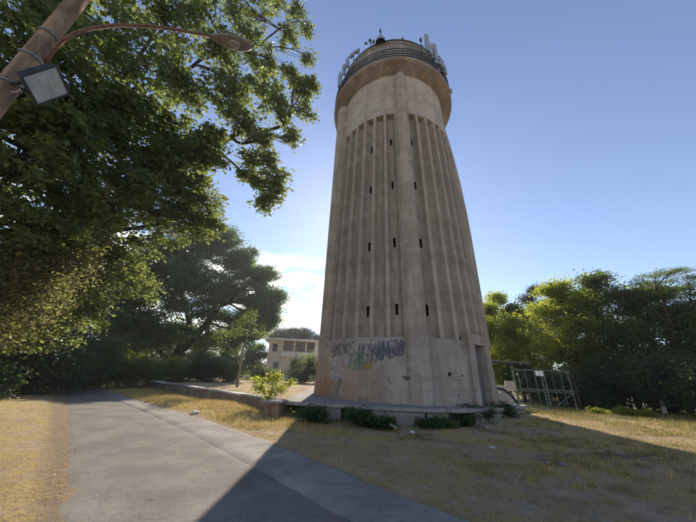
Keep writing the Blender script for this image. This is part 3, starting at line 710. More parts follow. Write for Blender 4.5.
def tree(name, label, base, stems, blobs, leaf, per, crad, mat, bark='bark', r0=.2, cat='tree', group=None, shell=.55, twigs=True, flatten=1., flat=.5, aspect=.55, sag=.0):
    """stems: polylines from base (world points); blobs: (x,y,z,rx,ry,rz,n clumps)"""
    base = Vector(base); t = tag(empty(name, base), label, cat, group); B0 = np.array(base)
    segs = []; nodes = []
    for st, ra in stems:
        st = [np.array(p, float) for p in st]; pts = [st[0]]
        for a, b in zip(st, st[1:]): pts += list(bend(a, b, 6, .04)[1:])
        rr = np.linspace(ra, ra*.35, len(pts)); segs.append((pts, rr)); nodes += [(p, q) for p, q in zip(pts, rr)][2:]
    NP = np.array([p for p, q in nodes]); leaves = []
    for (x, y, z, rx, ry, rz, nc) in blobs:
        c = np.array([x, y, z]); k = int(np.argmin(np.linalg.norm(NP-c, axis=1)+np.maximum(0, NP[:, 2]-z)*1.5)); lb = bend(NP[k], c, 7, .10, .03)
        r1 = min(nodes[k][1]*.8, .05+.035*max(rx, rz)*r0/.2); segs.append((lb, np.linspace(r1, r1*.45, 7)))
        d = rng.normal(size=(nc, 3)); d /= np.linalg.norm(d, axis=1)[:, None]; rr = rng.random(nc)**shell
        cc = c+d*rr[:, None]*np.array([rx, ry, rz]); cc = cc[np.where(cc[:, 2] > base.z+.02)]
        if not len(cc): continue
        for q in cc:
            if twigs and rng.random() < .65:
                s_ = lb[rng.integers(2, 7)]; segs.append((bend(s_, q, 4, .10, sag), np.linspace(r1*.30, .008, 4)))
            m = int(per*rng.uniform(.5, 1.5)); e = rng.normal(size=(m, 3))*crad*rng.uniform(.6, 1.3); e[:, 2] *= .62*flatten; leaves.append(q+e)
    V, Fq = tubes_np(segs, 6); o = mk('trunk', npmesh('trunk', V-B0, Fq), M[bark], t, True)
    Lp = np.concatenate(leaves); Lp = Lp[Lp[:, 2] > .03]
    mk('crown', leaves_mesh('crown', Lp-B0, leaf, flat, aspect), M[mat], t)
    return t
def P3(px, py, d): return tuple(at(px, py, d))
def hgt(x, y): return float(height(np.array([x]), np.array([y]))[0])

# 1. the big oak overhanging from the left: limbs reach over the verge towards the tower
def blob(px, py, d, r, n, fz=.8): p = at(px, py, d); return (p.x, p.y, p.z, r, r, r*fz, n)
ob = (-11.6, 6.4, hgt(-11.6, 6.4))
oak_stems = [([ob, (-11.6, 7.4, 2.2), P3(20, 268, 13.0), P3(75, 228, 12.4), P3(140, 180, 11.8), P3(215, 150, 11.2), P3(285, 125, 11)], .22),
             ([ob, (-11.4, 6.3, 2.5), P3(-10, 180, 11), P3(60, 135, 10.8), P3(125, 95, 10.8), P3(160, 10, 10.5)], .15), ([P3(125, 95, 10.8), P3(200, 60, 10.6), P3(260, 45, 10.6), P3(305, 22, 10.5)], .09), ([P3(215, 150, 11.2), P3(245, 175, 11), P3(275, 190, 10.9)], .06),
             ([ob, (-11.9, 6.5, 3), (-11.5, 7, 6.5), (-10.5, 8, 10), (-8, 9, 14)], .3),
             ([ob, (-11.0, 7.4, 2.4), P3(40, 260, 13), P3(120, 230, 14.5), P3(190, 215, 15)], .2)]
oak_blobs = [blob(*a) for a in (
    (20, 20, 8.5, 1.3, 30), (70, 30, 9, 1.2, 26), (120, 45, 9.4, 1.4, 36), (165, 15, 9.5, 1.5, 40), (210, 15, 10, 1.5, 36), (248, 5, 10.5, 1.4, 28), (268, -5, 10.5, 1.2, 20),
    (15, 90, 9.5, 1.5, 38), (70, 110, 9.8, 1.5, 44), (125, 95, 9.8, 1.3, 30), (185, 80, 10, 1.3, 40), (225, 95, 10.2, .9, 20), (262, 60, 10.4, 1.0, 22), (287, 35, 10.4, .7, 12), (297, 12, 10.4, .55, 9),
    (15, 160, 10.5, 1.6, 44), (70, 165, 11, 1.5, 40), (120, 140, 10.5, 1.2, 30), (165, 135, 10.6, 1.3, 34), (205, 150, 10.2, 1.0, 24), (245, 122, 10.3, .95, 24), (278, 110, 10.5, .85, 20), (302, 90, 10.5, .70, 16), (306, 112, 10.6, .45, 8), (290, 138, 10.5, .5, 9),
    (20, 225, 12, 1.6, 42), (75, 210, 12, 1.3, 30), (130, 195, 12, 1.4, 34), (175, 180, 11.5, 1.2, 26), (250, 160, 10.8, .5, 10), (262, 180, 10.8, .55, 11), (272, 198, 10.8, .4, 8), (262, 205, 11, .35, 7), (215, 222, 11.6, .5, 9),
    (200, 225, 12, .8, 14), (246, 172, 11, .45, 8), (182, 215, 12, 1.1, 22), (268, 160, 10.6, .6, 12), (283, 178, 10.8, .35, 6), (305, 30, 10.4, .4, 7), (308, 60, 10.4, .4, 6),
    (60, 232, 10.6, .8, 22), (100, 205, 10.4, .8, 24), (140, 182, 10.2, .8, 24), (175, 158, 10, .8, 24), (205, 150, 9.8, .6, 16), (120, 100, 9.3, .8, 20), (60, 130, 9.3, .8, 20), (215, 140, 9.8, .5, 12),
    (220, 50, 10, 1.1, 26), (240, 85, 10.2, 1., 22), (268, 85, 10.4, .8, 18), (262, 140, 10.4, .6, 12), (190, 160, 11, 1.1, 22), (195, 195, 12, 1.1, 22), (150, 170, 11, 1.2, 26), (290, 75, 10.4, .6, 12), (312, 85, 10.5, .4, 8), (275, 190, 10.8, .45, 9), (250, 40, 10.2, .8, 14),
    (120, 262, 15, 1.6, 36), (90, 300, 16, 1.6, 30), (50, 320, 17, 1.7, 30), (130, 285, 17, 1.5, 26), (10, 330, 16, 1.7, 26),
    (100, 245, 14, 1.8, 42), (160, 225, 14.5, 1.5, 34), (200, 212, 14, 1.1, 22), (20, 290, 14, 1.9, 40), (70, 285, 15, 1.6, 30),
    (-60, 80, 11, 2.2, 40), (-70, 180, 12, 2.4, 40), (-60, 260, 14, 2.4, 36), (90, -40, 11, 2.2, 36), (200, -50, 11, 2., 30), (10, -40, 11, 2., 26))]
tree('oak_tree', 'large oak whose leafy limbs overhang the upper left of the view', ob, oak_stems, [b[:6]+(int(b[6]*1.35),) for b in oak_blobs], .165, 46, .16, 'leaf_oak', r0=.26, shell=.45, flat=.4)
# dry vines hanging from its lower limb
tv = tag(empty('hanging_vine', P3(35, 250, 11.5)), 'brownish dry vine curtain hanging from the lower oak limb at left', 'vine')
B0 = np.array(tv.location); segs = []; lv = []
for i in range(330):
    px, py = random.uniform(-20, 105), random.uniform(228, 262); d = random.uniform(11, 13.5); a = np.array(at(px, py+(px-40)*-.35, d)); L = random.uniform(.8, 3.0)
    b_ = a+np.array([random.uniform(-.5, .5), random.uniform(-.3, .3), -L]); p = bend(a, b_, 6, .06); segs.append((p-B0, np.full(6, .006)))
    for q in p[1:]: lv.append(q+rng.normal(size=(20, 3))*.17)
V, Fq = tubes_np(segs, 3); mk('stem', npmesh('stem', V, Fq), M['bark'], tv); mk('leaves', leaves_mesh('leaves', np.concatenate(lv)-B0, .09), M['leaf_vine'], tv)

def simple_tree(name, label, az, d, h, w, mat, leaf, per, crad, n=60, bark='bark', low=.25, group=None, lean=0., shell=.5, cat='tree', r=.16, nb=7, flat=.5, aspect=.55, depth=None):
    a = R_(az); x, y = d*math.sin(a), d*math.cos(a); z = hgt(x, y); base = (x, y, z-.1)
    top = np.array([x+lean, y, z+h*.85]); stem = [base, (x+lean*.3, y, z+h*.3), tuple(top)]
    bl = []
    for i in range(nb):
        f_ = (i+.5)/nb; zz = z+h*(low+(1-low)*f_*.88); rr = w*(.62-.42*abs(f_-.40)**1.3*1.6)
        an = i*2.399+az; rx = rr*.62
        bl.append((x+lean*f_+math.cos(an)*rr*.55, y+math.sin(an)*(depth or rr)*.55, zz, rx, rx, min(rx*.8, h*.2), n))
    stems = [(stem, r)]
    if r > .14: stems += [([stem[0], (x+w*.12, y+.1, z+h*.3), (x+w*.3, y, z+h*.62)], r*.6), ([stem[1], (x-w*.25, y-.1, z+h*.6)], r*.5)]
    bl = [b[:6]+(int(b[6]*1.6),) for b in bl]
    return tree(name, label, base, stems, bl, leaf, per*.74, crad*.74, mat, bark, r, cat, group, shell, True, 1., flat, aspect)

DEFER = []
# 2. the broad dark oak in the middle distance, left of the tower
KM = 1.4; mo = (-19.6, 33.6, .4)
def at2(px, py, d): return P3(px, py, d*KM)
mo_stems = [([mo, at2(180, 358, 27.5), at2(196, 335, 27), at2(222, 305, 27), at2(245, 285, 26)], .58),
            ([mo, at2(172, 362, 27.8), at2(190, 330, 28), at2(180, 290, 28), at2(200, 250, 28)], .5),
            ([mo, at2(168, 365, 27.5), at2(150, 340, 27), at2(122, 322, 26), at2(95, 312, 25)], .36),
            ([(mo[0]+2.2, mo[1]+.8, .4), at2(204, 350, 28), at2(208, 320, 28), at2(230, 280, 28)], .42)]
mo_blobs = [blob(a[0], a[1], a[2]*KM, a[3]*KM, a[4]) for a in (
    (228, 238, 28, 1.3, 18), (200, 234, 28, 1.2, 16), (255, 325, 26, 1.3, 18), (235, 340, 27, 1.2, 14), (270, 320, 27, .9, 12), (135, 325, 26, 1.5, 18), (160, 338, 26.5, 1.4, 16),
    (212, 243, 28, 1.6, 26), (190, 245, 28, 1.5, 22), (165, 250, 27, 1.7, 24), (243, 258, 28, 1.5, 22), (266, 276, 28, 1.2, 18), (277, 297, 27, .9, 12), (145, 265, 27, 1.7, 22), (125, 290, 26, 1.6, 18),
    (205, 247, 28, 1.7, 26), (180, 258, 27, 1.8, 28), (230, 262, 28, 1.8, 30), (252, 275, 28, 1.5, 26), (268, 292, 27, 1.15, 18), (160, 280, 27, 1.8, 24), (200, 280, 27, 2., 34), (232, 290, 27, 1.7, 30),
    (256, 308, 27, 1.5, 24), (272, 308, 27, .8, 11), (140, 298, 26, 1.6, 18), (118, 300, 26, 1.4, 13), (175, 305, 27, 1.6, 22), (210, 312, 27, 1.6, 24), (240, 322, 27, 1.3, 18), (262, 325, 27, .9, 12), (225, 335, 28, 1.1, 12), (170, 335, 27, 1.2, 14), (205, 338, 27, 1.2, 14), (245, 338, 26, 1., 10), (140, 342, 26, 1.2, 12), (215, 290, 26, 1.7, 22), (150, 262, 27, 1.6, 22), (130, 275, 26, 1.5, 18), (110, 285, 26, 1.4, 14), (185, 275, 26, 1.8, 24), (262, 305, 26, 1.3, 18), (150, 322, 26, 1.3, 12), (120, 325, 25, 1.2, 10), (188, 330, 28, 1., 9), (95, 305, 25, 1.2, 10))]
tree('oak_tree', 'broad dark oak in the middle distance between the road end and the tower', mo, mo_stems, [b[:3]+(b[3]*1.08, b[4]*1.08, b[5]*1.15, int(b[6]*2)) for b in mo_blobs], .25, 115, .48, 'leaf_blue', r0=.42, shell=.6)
# thin pale stemmed tree next to it
pt = (-7.6, 21.3, .45)
tree('slender_tree', 'slender pale trunk tree leaning behind the low wall near the house', pt, [([pt, P3(241, 362, 22.6), P3(247, 335, 22.6), P3(252, 315, 22.6)], .11), ([P3(241, 362, 22.6), P3(228, 345, 22.6), P3(222, 330, 23)], .05)],
     [blob(250, 318, 22.6, .9, 10), blob(238, 330, 22.6, .8, 8), blob(262, 335, 22.6, .7, 7), blob(225, 335, 23, .7, 6)], .12, 60, .25, 'leaf_mid', 'barkpale', .1)
for az_, d_, h_, w_, m_, lb in ((-31, 38, 6.0, 4.4, 'leaf_mid', 'hazy green tree behind the broad oak trunk'), (-26.5, 40, 5.2, 4., 'leaf_mid', 'green tree just right behind the broad oak trunks'), (-22, 41, 4.6, 3.6, 'leaf_blue', 'low bluish tree behind the slender tree'), (-17.5, 40, 4.4, 3.4, 'leaf_mid', 'low green tree at the left corner of the cream house')):
    DEFER.append((lb, az_, d_, h_, w_, m_))
for lb, az_, d_, h_, w_, m_ in DEFER: simple_tree('garden_tree', lb, az_, d_*1.4, h_*1.4, w_*1.4, m_, .25, 80, .56, 22, low=.05, nb=8, group='garden trees behind the low wall')
# wood at the road's end, each trunk and crown its own
wood = [(-63, 24, 9, 4.5, 'leaf_dark'), (-57.5, 26, 8.5, 4.2, 'leaf_dark'), (-52, 27, 9.5, 4.2, 'leaf_mid'), (-47.5, 29, 8, 4., 'leaf_dark'), (-43, 30, 7.5, 3.8, 'leaf_mid'), (-38.5, 30, 5.4, 3.2, 'leaf_bright'), (-36, 34, 5.8, 3.4, 'leaf_dark')]
wl_ = ['dense dark tree at the far left edge behind the dry verge', 'dark bushy tree second from the left behind the verge', 'taller mid green tree in the wood left of the road end', 'dark tree right where the road meets the wood', 'mid green tree above the end of the road', 'small bright yellow green tree just right of the road end', 'dark low tree behind the bright one at the road end']
for (az_, d_, h_, w_, m_), lb in zip(wood, wl_):
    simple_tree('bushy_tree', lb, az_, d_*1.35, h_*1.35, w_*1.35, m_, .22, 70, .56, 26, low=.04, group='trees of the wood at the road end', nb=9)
# shrub row in front of that wood: the dark hedge at ground level
def shrub(name, label, x, y, w, h, mat, leaf=.08, n=26, per=60, cat='shrub', group=None, crad=.16):
    z = hgt(x, y); base = (x, y, z-.03)
    bl = [(x+random.uniform(-.42, .42)*w, y+random.uniform(-.3, .3)*w, z+h*random.uniform(.2, .85), w*random.uniform(.12, .32), w*.24, h*random.uniform(.18, .4), int(n*random.uniform(.5, 1.3))) for _ in range(7)]
    st = [([base, (x+random.uniform(-.2, .2)*w, y+random.uniform(-.1, .1)*w, z+h*.6)], max(.012, h*.012)) for _ in range(3)]
    return tree(name, label, base, st, bl, leaf, per, crad, mat, 'bark', .05, cat, group, .6)
hl = ['dark shrub leftmost under the wood at the verge', 'dark shrub second along the wood edge', 'dark shrub third along the wood edge', 'dark shrub beside the left edge of the road end', 'greener shrub filling the road bend', 'bright green shrub just past the road bend', 'low mid green shrub at the far left end of the low wall']
for (px, dd, w_, h_, m_), lb in zip([(-12, 20.5, 4.6, 3.2, 'leaf_dark'), (25, 22.5, 4.2, 3.4, 'leaf_dark'), (55, 24, 3.8, 3.2, 'leaf_dark'), (85, 25.5, 3.8, 3.4, 'leaf_dark'), (108, 27, 3.6, 2.4, 'leaf_mid'), (132, 28.5, 3.2, 2.0, 'leaf_bright'), (160, 28.5, 3.0, 1.6, 'leaf_mid')], hl):
    p = at(px, 385, dd); shrub('dark_shrub', lb, p.x, p.y, w_, h_, m_, .15, 26, 80, group='dark shrubs along the wood edge', crad=.34)
# hedge line behind the low wall
for (px, dd, w_, h_, m_), lb in zip([(205, 30, 3.4, 1.9, 'leaf_dark'), (186, 31, 3.2, 2.4, 'leaf_dark'), (225, 31, 3.0, 2.0, 'leaf_mid'), (300, 33, 3.6, 2.7, 'leaf_dark'), (314, 34, 3.2, 3.2, 'leaf_mid'), (262, 33, 2.4, 1.6, 'leaf_dark')],
        ['dark shrub behind the wall under the broad oak', 'taller dark shrub behind the wall at the oak trunk', 'greener shrub behind the wall right of the oak trunk', 'dark shrub in front of the cream house', 'green shrub between cream house and tower', 'low shrub left of the cream house']):
    p = at(px, 385, dd); shrub('garden_shrub', lb, p.x, p.y, w_, h_, m_, .14, 16, 70, group='shrubs behind the low wall', crad=.3)

# 3. umbrella pine behind the house
pp = at(292, 372, 62); pb = (pp.x, pp.y, .4)
bl = []
for i in range(16):
    an = i*2.399; rr = math.sqrt((i+.5)/16)*6.6; bl.append((pp.x+math.cos(an)*rr, pp.y+math.sin(an)*rr*.8, 10.0-(rr/6.6)**2*2.0, 1.9, 1.9, 1.0, 22))
c0 = (pp.x, pp.y, 5.5)
tree('umbrella_pine', 'flat topped umbrella pine rising behind the cream house', pb, [([pb, c0, (pp.x+.3, pp.y, 8.4)], .35), ([c0, (pp.x-3.5, pp.y, 7.9)], .16), ([c0, (pp.x+3.5, pp.y+.4, 7.9)], .16)], bl, .26, 75, .45, 'leaf_pine', r0=.3, aspect=.4)
# 4. trees right of the tower
simple_tree('leafy_tree', 'bright yellow green round tree right of the green gate', 40.0, 27, 9.6, 5.0, 'leaf_bright', .17, 95, .40, 34, low=.12, nb=12, r=.18)
simple_tree('leafy_tree', 'green tree close behind the tower above the shed roof', 29.5, 34, 11.4, 4.8, 'leaf_bright', .19, 80, .45, 28, low=.15, nb=9)
simple_tree('leafy_tree', 'yellow green tree between the shed roof and the round tree', 33.6, 33, 10., 3.8, 'leaf_mid', .19, 80, .45, 28, low=.1, nb=9)
simple_tree('leafy_tree', 'rounded yellow green tree hard against the right edge of the tower', 27.6, 30, 9.4, 3.8, 'leaf_bright', .17, 90, .42, 26, low=.06, nb=10)
simple_tree('leafy_tree', 'low rounded light green tree just above the shed roof', 31.6, 28, 7.4, 3.4, 'leaf_bright', .17, 90, .42, 24, low=.06, nb=8)
simple_tree('conifer', 'greyish conifer poking up behind the trees right of the tower', 36.0, 42, 14.2, 3.6, 'leaf_pine', .22, 80, .5, 24, low=.3, nb=9, aspect=.3)
simple_tree('leafy_tree', 'mid green tree with pointed tops right of the round tree', 45.0, 27, 9.8, 4.6, 'leaf_mid', .16, 80, .4, 34, low=.15, nb=10)
simple_tree('leafy_tree', 'mid green tree behind the small white post', 49.4, 27, 8.6, 4.4, 'leaf_mid', .16, 80, .4, 32, low=.1, nb=9)
simple_tree('leafy_tree', 'dark tree at the right edge of the view', 54.5, 26, 7.0, 4.6, 'leaf_mid', .16, 80, .4, 32, low=.08, nb=9)
simple_tree('leafy_tree', 'dark tree beyond the right edge, half cut by the frame', 61, 26, 8.5, 4.8, 'leaf_dark', .16, 70, .4, 28, low=.08, nb=8)
fx = at(668, 400, 25); fb = (fx.x, fx.y, .2)
fbl = []
for px, py, n_ in ((628, 292, 8), (640, 283, 8), (655, 277, 9), (672, 272, 9), (688, 283, 9), (700, 276, 9), (650, 296, 9), (670, 292, 10), (690, 300, 9), (712, 292, 9), (725, 284, 8), (664, 307, 8), (700, 312, 9)):
    p = at(px, py, 25.5); fbl.append((p.x, p.y, p.z, .95, .95, .22, n_))
tree('feathery_tree', 'feathery tree with flat airy layers at the upper right', fb, [([fb, P3(672, 330, 25), P3(665, 300, 25)], .2), ([P3(672, 330, 25), P3(690, 300, 25)], .1), ([P3(672, 340, 25), P3(645, 300, 25)], .09)], fbl, .10, 130, .26, 'leaf_mid', r0=.15, flatten=.45, aspect=.3, flat=1.5)
# understorey at the right
ul = ['dark undergrowth bush behind the gate', 'dark undergrowth bush at the right gate post', 'dark undergrowth bush under the bright round tree', 'dark undergrowth bush below the pointed tree', 'dark undergrowth bush left of the small white post', 'dark undergrowth bush right of the small white post', 'dark undergrowth bush at the right edge', 'dark undergrowth bush beyond the right edge']
for (a_, d_, w_, h_), lb in zip([(33.5, 22.5, 4., 2.4), (37.2, 23.5, 3.8, 2.6), (41, 24.5, 4, 2.2), (44.2, 25, 3.6, 2.4), (47, 24.5, 3.6, 2.5), (50.5, 23, 3.6, 2.6), (54.5, 22, 4, 2.8), (60, 21, 4, 2.8)], ul):
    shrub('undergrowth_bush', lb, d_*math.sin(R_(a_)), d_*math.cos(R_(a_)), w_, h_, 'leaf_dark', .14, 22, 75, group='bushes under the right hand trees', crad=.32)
# low green weeds on the right margin
for (px, py, w_, h_, lb) in ((634, 418, .9, .32, 'small green weed clump on the sunlit grass below the round tree'), (600, 416, .7, .28, 'small green weed clump right of the gate'), (650, 419, .6, .25, 'small green weed clump left of the white post')):
    p = gnd(px, py, .18); shrub('weed_clump', lb, p.x, p.y, w_, h_, 'leaf_bright', .06, 8, 40, 'weed', 'weed clumps on the right margin', .08)
# shrubs against the plinth
for (px, py, w_, h_, m_, lb) in ((312, 421, .95, .62, 'leaf_weed', 'dark weed bush by the pillar at the platform corner'), (355, 422, 1.05, .62, 'leaf_weed', 'dark weed bush against the left panel of the platform'),
        (388, 426, .55, .40, 'leaf_weed', 'small weed bush before the middle platform panel'), (430, 425, .75, .42, 'leaf_weed', 'low weed bush under the front of the platform'), (481, 421, 1.25, .85, 'leaf_weed', 'largest dark bush below the tower door'), (504, 419, .8, .55, 'leaf_weed', 'dark bush right of the tower door'), (466, 423, .6, .4, 'leaf_weed', 'small bush left of the one below the door'),
        (372, 424, .5, .34, 'leaf_weed', 'narrow weed bush right of the largest one at the left panel'), (445, 424, .45, .25, 'leaf_mid', 'small paler weed just right of the platform front bush')):
    p = gnd(px, py+2, .04); shrub('weed_bush', lb, p.x, p.y, w_*1.1, h_*.72, m_, .08, 11, 34, 'bush', 'weed bushes along the platform', .12)
# the sapling growing on the wall
sp = (-3.05, 12.55, .1)
tree('sapling', 'bright leafy sapling growing over the low wall beside the pillar', sp, [([sp, (-3.0, 12.45, .8), (-2.95, 12.4, 1.5)], .03), ([sp, (-3.3, 12.4, .9), (-3.6, 12.4, 1.25)], .02), ([sp, (-2.7, 12.4, .8), (-2.35, 12.4, 1.2)], .02)],
     [(-3.0, 12.4, 1.35, .35, .3, .3, 16), (-3.45, 12.4, .95, .35, .3, .22, 14), (-2.6, 12.4, 1.0, .38, .3, .22, 14), (-2.95, 12.3, .7, .45, .3, .25, 14), (-2.3, 12.35, 1.15, .2, .2, .1, 5), (-3.7, 12.35, 1.25, .2, .2, .1, 5)], (.11), 26, .11, 'leaf_bright', r0=.02, cat='sapling', aspect=.35)

# ------------------------------------------------------------------ cream house far left of the tower
hp = at(291, 378, 47); ha = math.atan2(-hp.x, hp.y)
house = tag(empty('house', (hp.x, hp.y, .4), ha), 'cream two storey house with a columned loggia left of the tower', 'house'); house.scale = (1, 1, 1.13)
def hb(name, c, s, mat, parent=None, bev=0): bm = bmesh.new(); box(bm, c, s); return fin(name, bm, mat, parent or house, False, bev)
hb('wall', (0, 4, 1.5), (8.2, 8, 3.0), M['plaster'])
hb('wall', (-3.1, 4, 4.1), (2.0, 8, 2.2), M['plaster']); hb('wall', (1.0, 5.6, 4.1), (6.2, 4.6, 2.2), M['plaster']); hb('wall', (3.8, 4, 4.1), (.6, 7.8, 2.2), M['plasterw'])
hb('balcony_slab', (.9, .6, 3.08), (6.6, 2.0, .16), M['plasterw'])
hb('roof', (-.1, 3.6, 5.32), (9.2, 9.6, .24), M['plasterw']); hb('roof', (1.5, 4.2, 5.6), (4.5, 5, .3), M['roofsheet'])
for x in (-1.95, .0, 1.9, 3.45): hb('column', (x, .05, 4.2), (.24, .24, 2.05), M['plasterw'])
hb('parapet', (.75, -.25, 3.45), (5.6, .12, .6), M['plasterw'])
for x, z, w, h, y in ((-3.1, 4.2, .9, 1.2, -.02), (-.9, 4.0, .9, 1.8, 3.27), (.9, 4.0, 1.1, 1.8, 3.27), (2.7, 4.0, .9, 1.8, 3.27), (-2.6, 1.7, 1., 1.3, -.02), (.2, 1.7, 1.1, 1.3, -.02), (2.6, 1.5, 1., 1.9, -.02)):
    wf = hb('window', (x, y, z), (w, .08, h), M['plasterw']); hb('pane', (x, y-.05, z), (w-.14, .04, h-.14), M['winglass'], wf)

# ------------------------------------------------------------------ gate, shed and blocks right of the tower
GA, GB = gnd(521, 411, .12), gnd(583, 414.5, .12)
gv = GB-GA; GL = gv.length
gate = tag(empty('metal_gate', (GA.x, GA.y, .08), math.atan2(gv.y, gv.x)), 'tall weathered green metal gate standing right of the tower', 'gate')
GH = 2.2
def bar(name, a, b, r, mat=None, parent=None, sq=True):
    bm = bmesh.new(); bmtube(bm, [a, b], r, 4 if sq else 8); return fin(name, bm, mat or M['greengate'], parent or gate)
bar('post', (0, 0, 0), (-.06, 0, GH+.1), .075, M['greengate']); bar('post', (GL, 0, 0), (GL, 0, GH+.0), .06, M['bark'])
bar('rail', (0, 0, GH-.1), (GL, 0, GH-.1), .03); bar('rail', (0, 0, .12), (GL, 0, .12), .03)
bar('rail', (.1, 0, 1.12), (GL-.1, 0, 1.12), .028); bar('rail', (.1, 0, 1.02), (GL-.1, 0, 1.02), .022)
for f_, r in ((.07, .035), (.20, .022), (.36, .022), (.47, .04), (.52, .04), (.66, .022), (.80, .02), (.93, .03)):
    bar('bar', (GL*f_, 0, .1), (GL*f_, 0, GH-.1), r)
bar('brace', (GL*.53, .02, .15), (GL*.92, .02, 1.0), .02); bar('brace', (GL*.05, .02, 1.2), (GL*.2, .02, GH-.15), .018)
bm = bmesh.new()
for x in (GL*.40, GL*.47): box(bm, (x, -.06, GH-.26), (.18, .015, .26))
o = fin('notice', bm, M['whitepaint'], gate)
# wire mesh in the gate leaves
bm = bmesh.new()
for i in range(26): bmtube(bm, [(GL*(.04+.92*i/25), .015, .12), (GL*(.04+.92*i/25), .015, GH-.1)], .004, 3, False)
for i in range(18): bmtube(bm, [(.05, .015, .15+i*.112), (GL-.05, .015, .15+i*.112)], .004, 3, False)
o = fin('wire_mesh', bm, M['darkmetal'], gate); o['kind'] = 'stuff'
SA = at(486, 360, 21.5); 
shed = tag(empty('lean_to_shed', (SA.x+.9, SA.y+.9, 0), R_(-20)), 'open lean to shed with a thin sheet roof behind the tower door side', 'shed')
zr = SA.z
bm = bmesh.new()
for i in range(12): box(bm, (-1.6+i*.3, 0, zr-.06+(.012 if i % 2 else 0)), (.3, 2.6, .03), 0, Matrix.Rotation(R_(2), 4, 'Y'))
fin('roof_sheet', bm, M['roofsheet'], shed)
bm = bmesh.new(); box(bm, (.1, -1.32, zr-.13), (3.7, .06, .12), 0, Matrix.Rotation(R_(2), 4, 'Y')); fin('fascia', bm, M['darkmetal'], shed)
for x, y in ((-1.5, -1.2), (1.7, -1.2), (-1.5, 1.2), (1.7, 1.2)):
    bm = bmesh.new(); bmtube(bm, [(x, y, 0), (x, y, zr-.12)], .045, 6); fin('post', bm, M['darkmetal'], shed)
k = 0
for px, py, w, h in ((501, 397, .55, .38), (509, 397, .5, .38), (503, 389, .5, .36), (510, 386, .45, .5)):
    p = at(px, py, 17.8+k*.12); lab = ['pale block at the lower left of the pile beside the gate', 'pale block at the lower right of the pile beside the gate', 'pale block upper left in the pile beside the gate', 'pale block on top right of the pile beside the gate'][k]
    bm = bmesh.new(); box(bm, (0, 0, 0), (w, .35, h), R_(-25)); o = fin('stone_block', bm, M['block'], None, False, .03); o.location = (p.x, p.y, p.z); tag(o, lab, 'block', 'pale blocks piled beside the gate'); k += 1
bm = bmesh.new(); box(bm, (0, 0, 0), (1.4, .5, .55), R_(-25)); o = fin('stone_block', bm, M['stone'], None, False, .05); p = at(505, 404, 17.9); o.location = (p.x, p.y, .3); tag(o, 'long grey foundation block under the pale block pile', 'block')
p = at(508, 394, 17); bm = bmesh.new(); bmtube(bm, [(-.55, 0, .25), (-.2, 0, .2), (.15, 0, -.05), (.45, 0, -.45)], .06, 8); o = fin('bent_pipe', bm, M['darkmetal']); o.location = p; tag(o, 'dark bent pipe leaning before the pale block pile', 'pipe')
p = gnd(667, 417, .15); t = tag(empty('marker_post', (p.x, p.y, .12)), 'small white marker post in the shade of the right hand trees', 'post')
bm = bmesh.new(); box(bm, (0, 0, .45), (.2, .1, .75)); fin('board', bm, M['whitepaint'], t, False, .02); bm = bmesh.new(); bmtube(bm, [(0, 0, -.1), (0, 0, .12)], .04, 6); fin('stub', bm, M['galv'], t)

# ------------------------------------------------------------------ litter and stones
def rock(px, py, s, lb, mat='stone', flat=.5, name='stone'):
    p = gnd(px, py, .1); z = hgt(p.x, p.y); bm = bmesh.new(); bmesh.ops.create_icosphere(bm, subdivisions=2, radius=s)
    for v in bm.verts: v.co *= 1+random.uniform(-.18, .18); v.co.z *= flat
    o = fin(name, bm, M[mat]); o.location = (p.x, p.y, z+s*flat*.3); o.rotation_euler[2] = random.uniform(0, 6); tag(o, lb, 'stone'); return o
rock(196, 411, .16, 'white stone lying on the straw bank beside the road')
rock(186, 412, .07, 'tiny pale stone left of the white one on the bank')
rock(412, 429, .09, 'pale rubble lump before the front of the platform')
rock(492, 444, .07, 'grey stone on the patchy grass in the tower shadow')
rock(487, 426, .05, 'whitish stone near the large bush below the door')
rock(563, 466, .10, 'dark clod on the bare earth patch at lower right', 'conc_drum')
rock(548, 463, .07, 'smaller dark clod left of the big one on the bare earth', 'conc_drum')
p = gnd(393, 428, .1); bm = bmesh.new(); box(bm, (0, 0, 0), (.26, .11, .035)); o = fin('broken_slab', bm, M['conc_plinth'], None, False, .01); o.location = (p.x, p.y, .16); o.rotation_euler = (R_(12), R_(28), R_(-20)); tag(o, 'pale broken slab tilted in the grass before the platform', 'slab')
# fallen leaves
P = np.concatenate([scatter(2600, -14, 2, 3, 20, lambda x, y: np.where((x > xl(y)-1.2) & (x < xr(y)+.8), np.exp(-np.minimum(np.abs(x-xl(y)), np.abs(x-xr(y)))/.35)+.05, .02)), scatter(500, 0, 10, 4, 12, lambda x, y: x*0+.4)])
P[:, 2] = np.maximum(P[:, 2]+.02, .028); n = len(P); a = rng.uniform(0, 6.28, n); l = rng.uniform(.010, .024, n); d = np.stack([np.cos(a)*l, np.sin(a)*l, rng.uniform(0, .012, n)], -1); w = np.stack([-np.sin(a)*l*.45, np.cos(a)*l*.45, rng.uniform(-.008, .012, n)], -1)
V = np.stack([P-d, P+w, P+d, P-w], 1).reshape(-1, 3); i = np.arange(n)*4
tag(mk('fallen_leaves', npmesh('fallen_leaves', V, np.stack([np.stack([i, i+1, i+2], -1), np.stack([i, i+2, i+3], -1)], 1).reshape(-1, 3), {'rnd': np.repeat(rng.random(n), 2)}), leafmat('dead_leaves', (.10, .065, .035), (.30, .20, .10), .2)), 'dry fallen leaves collecting along the edges of the road', 'fallen leaves', kind='stuff')
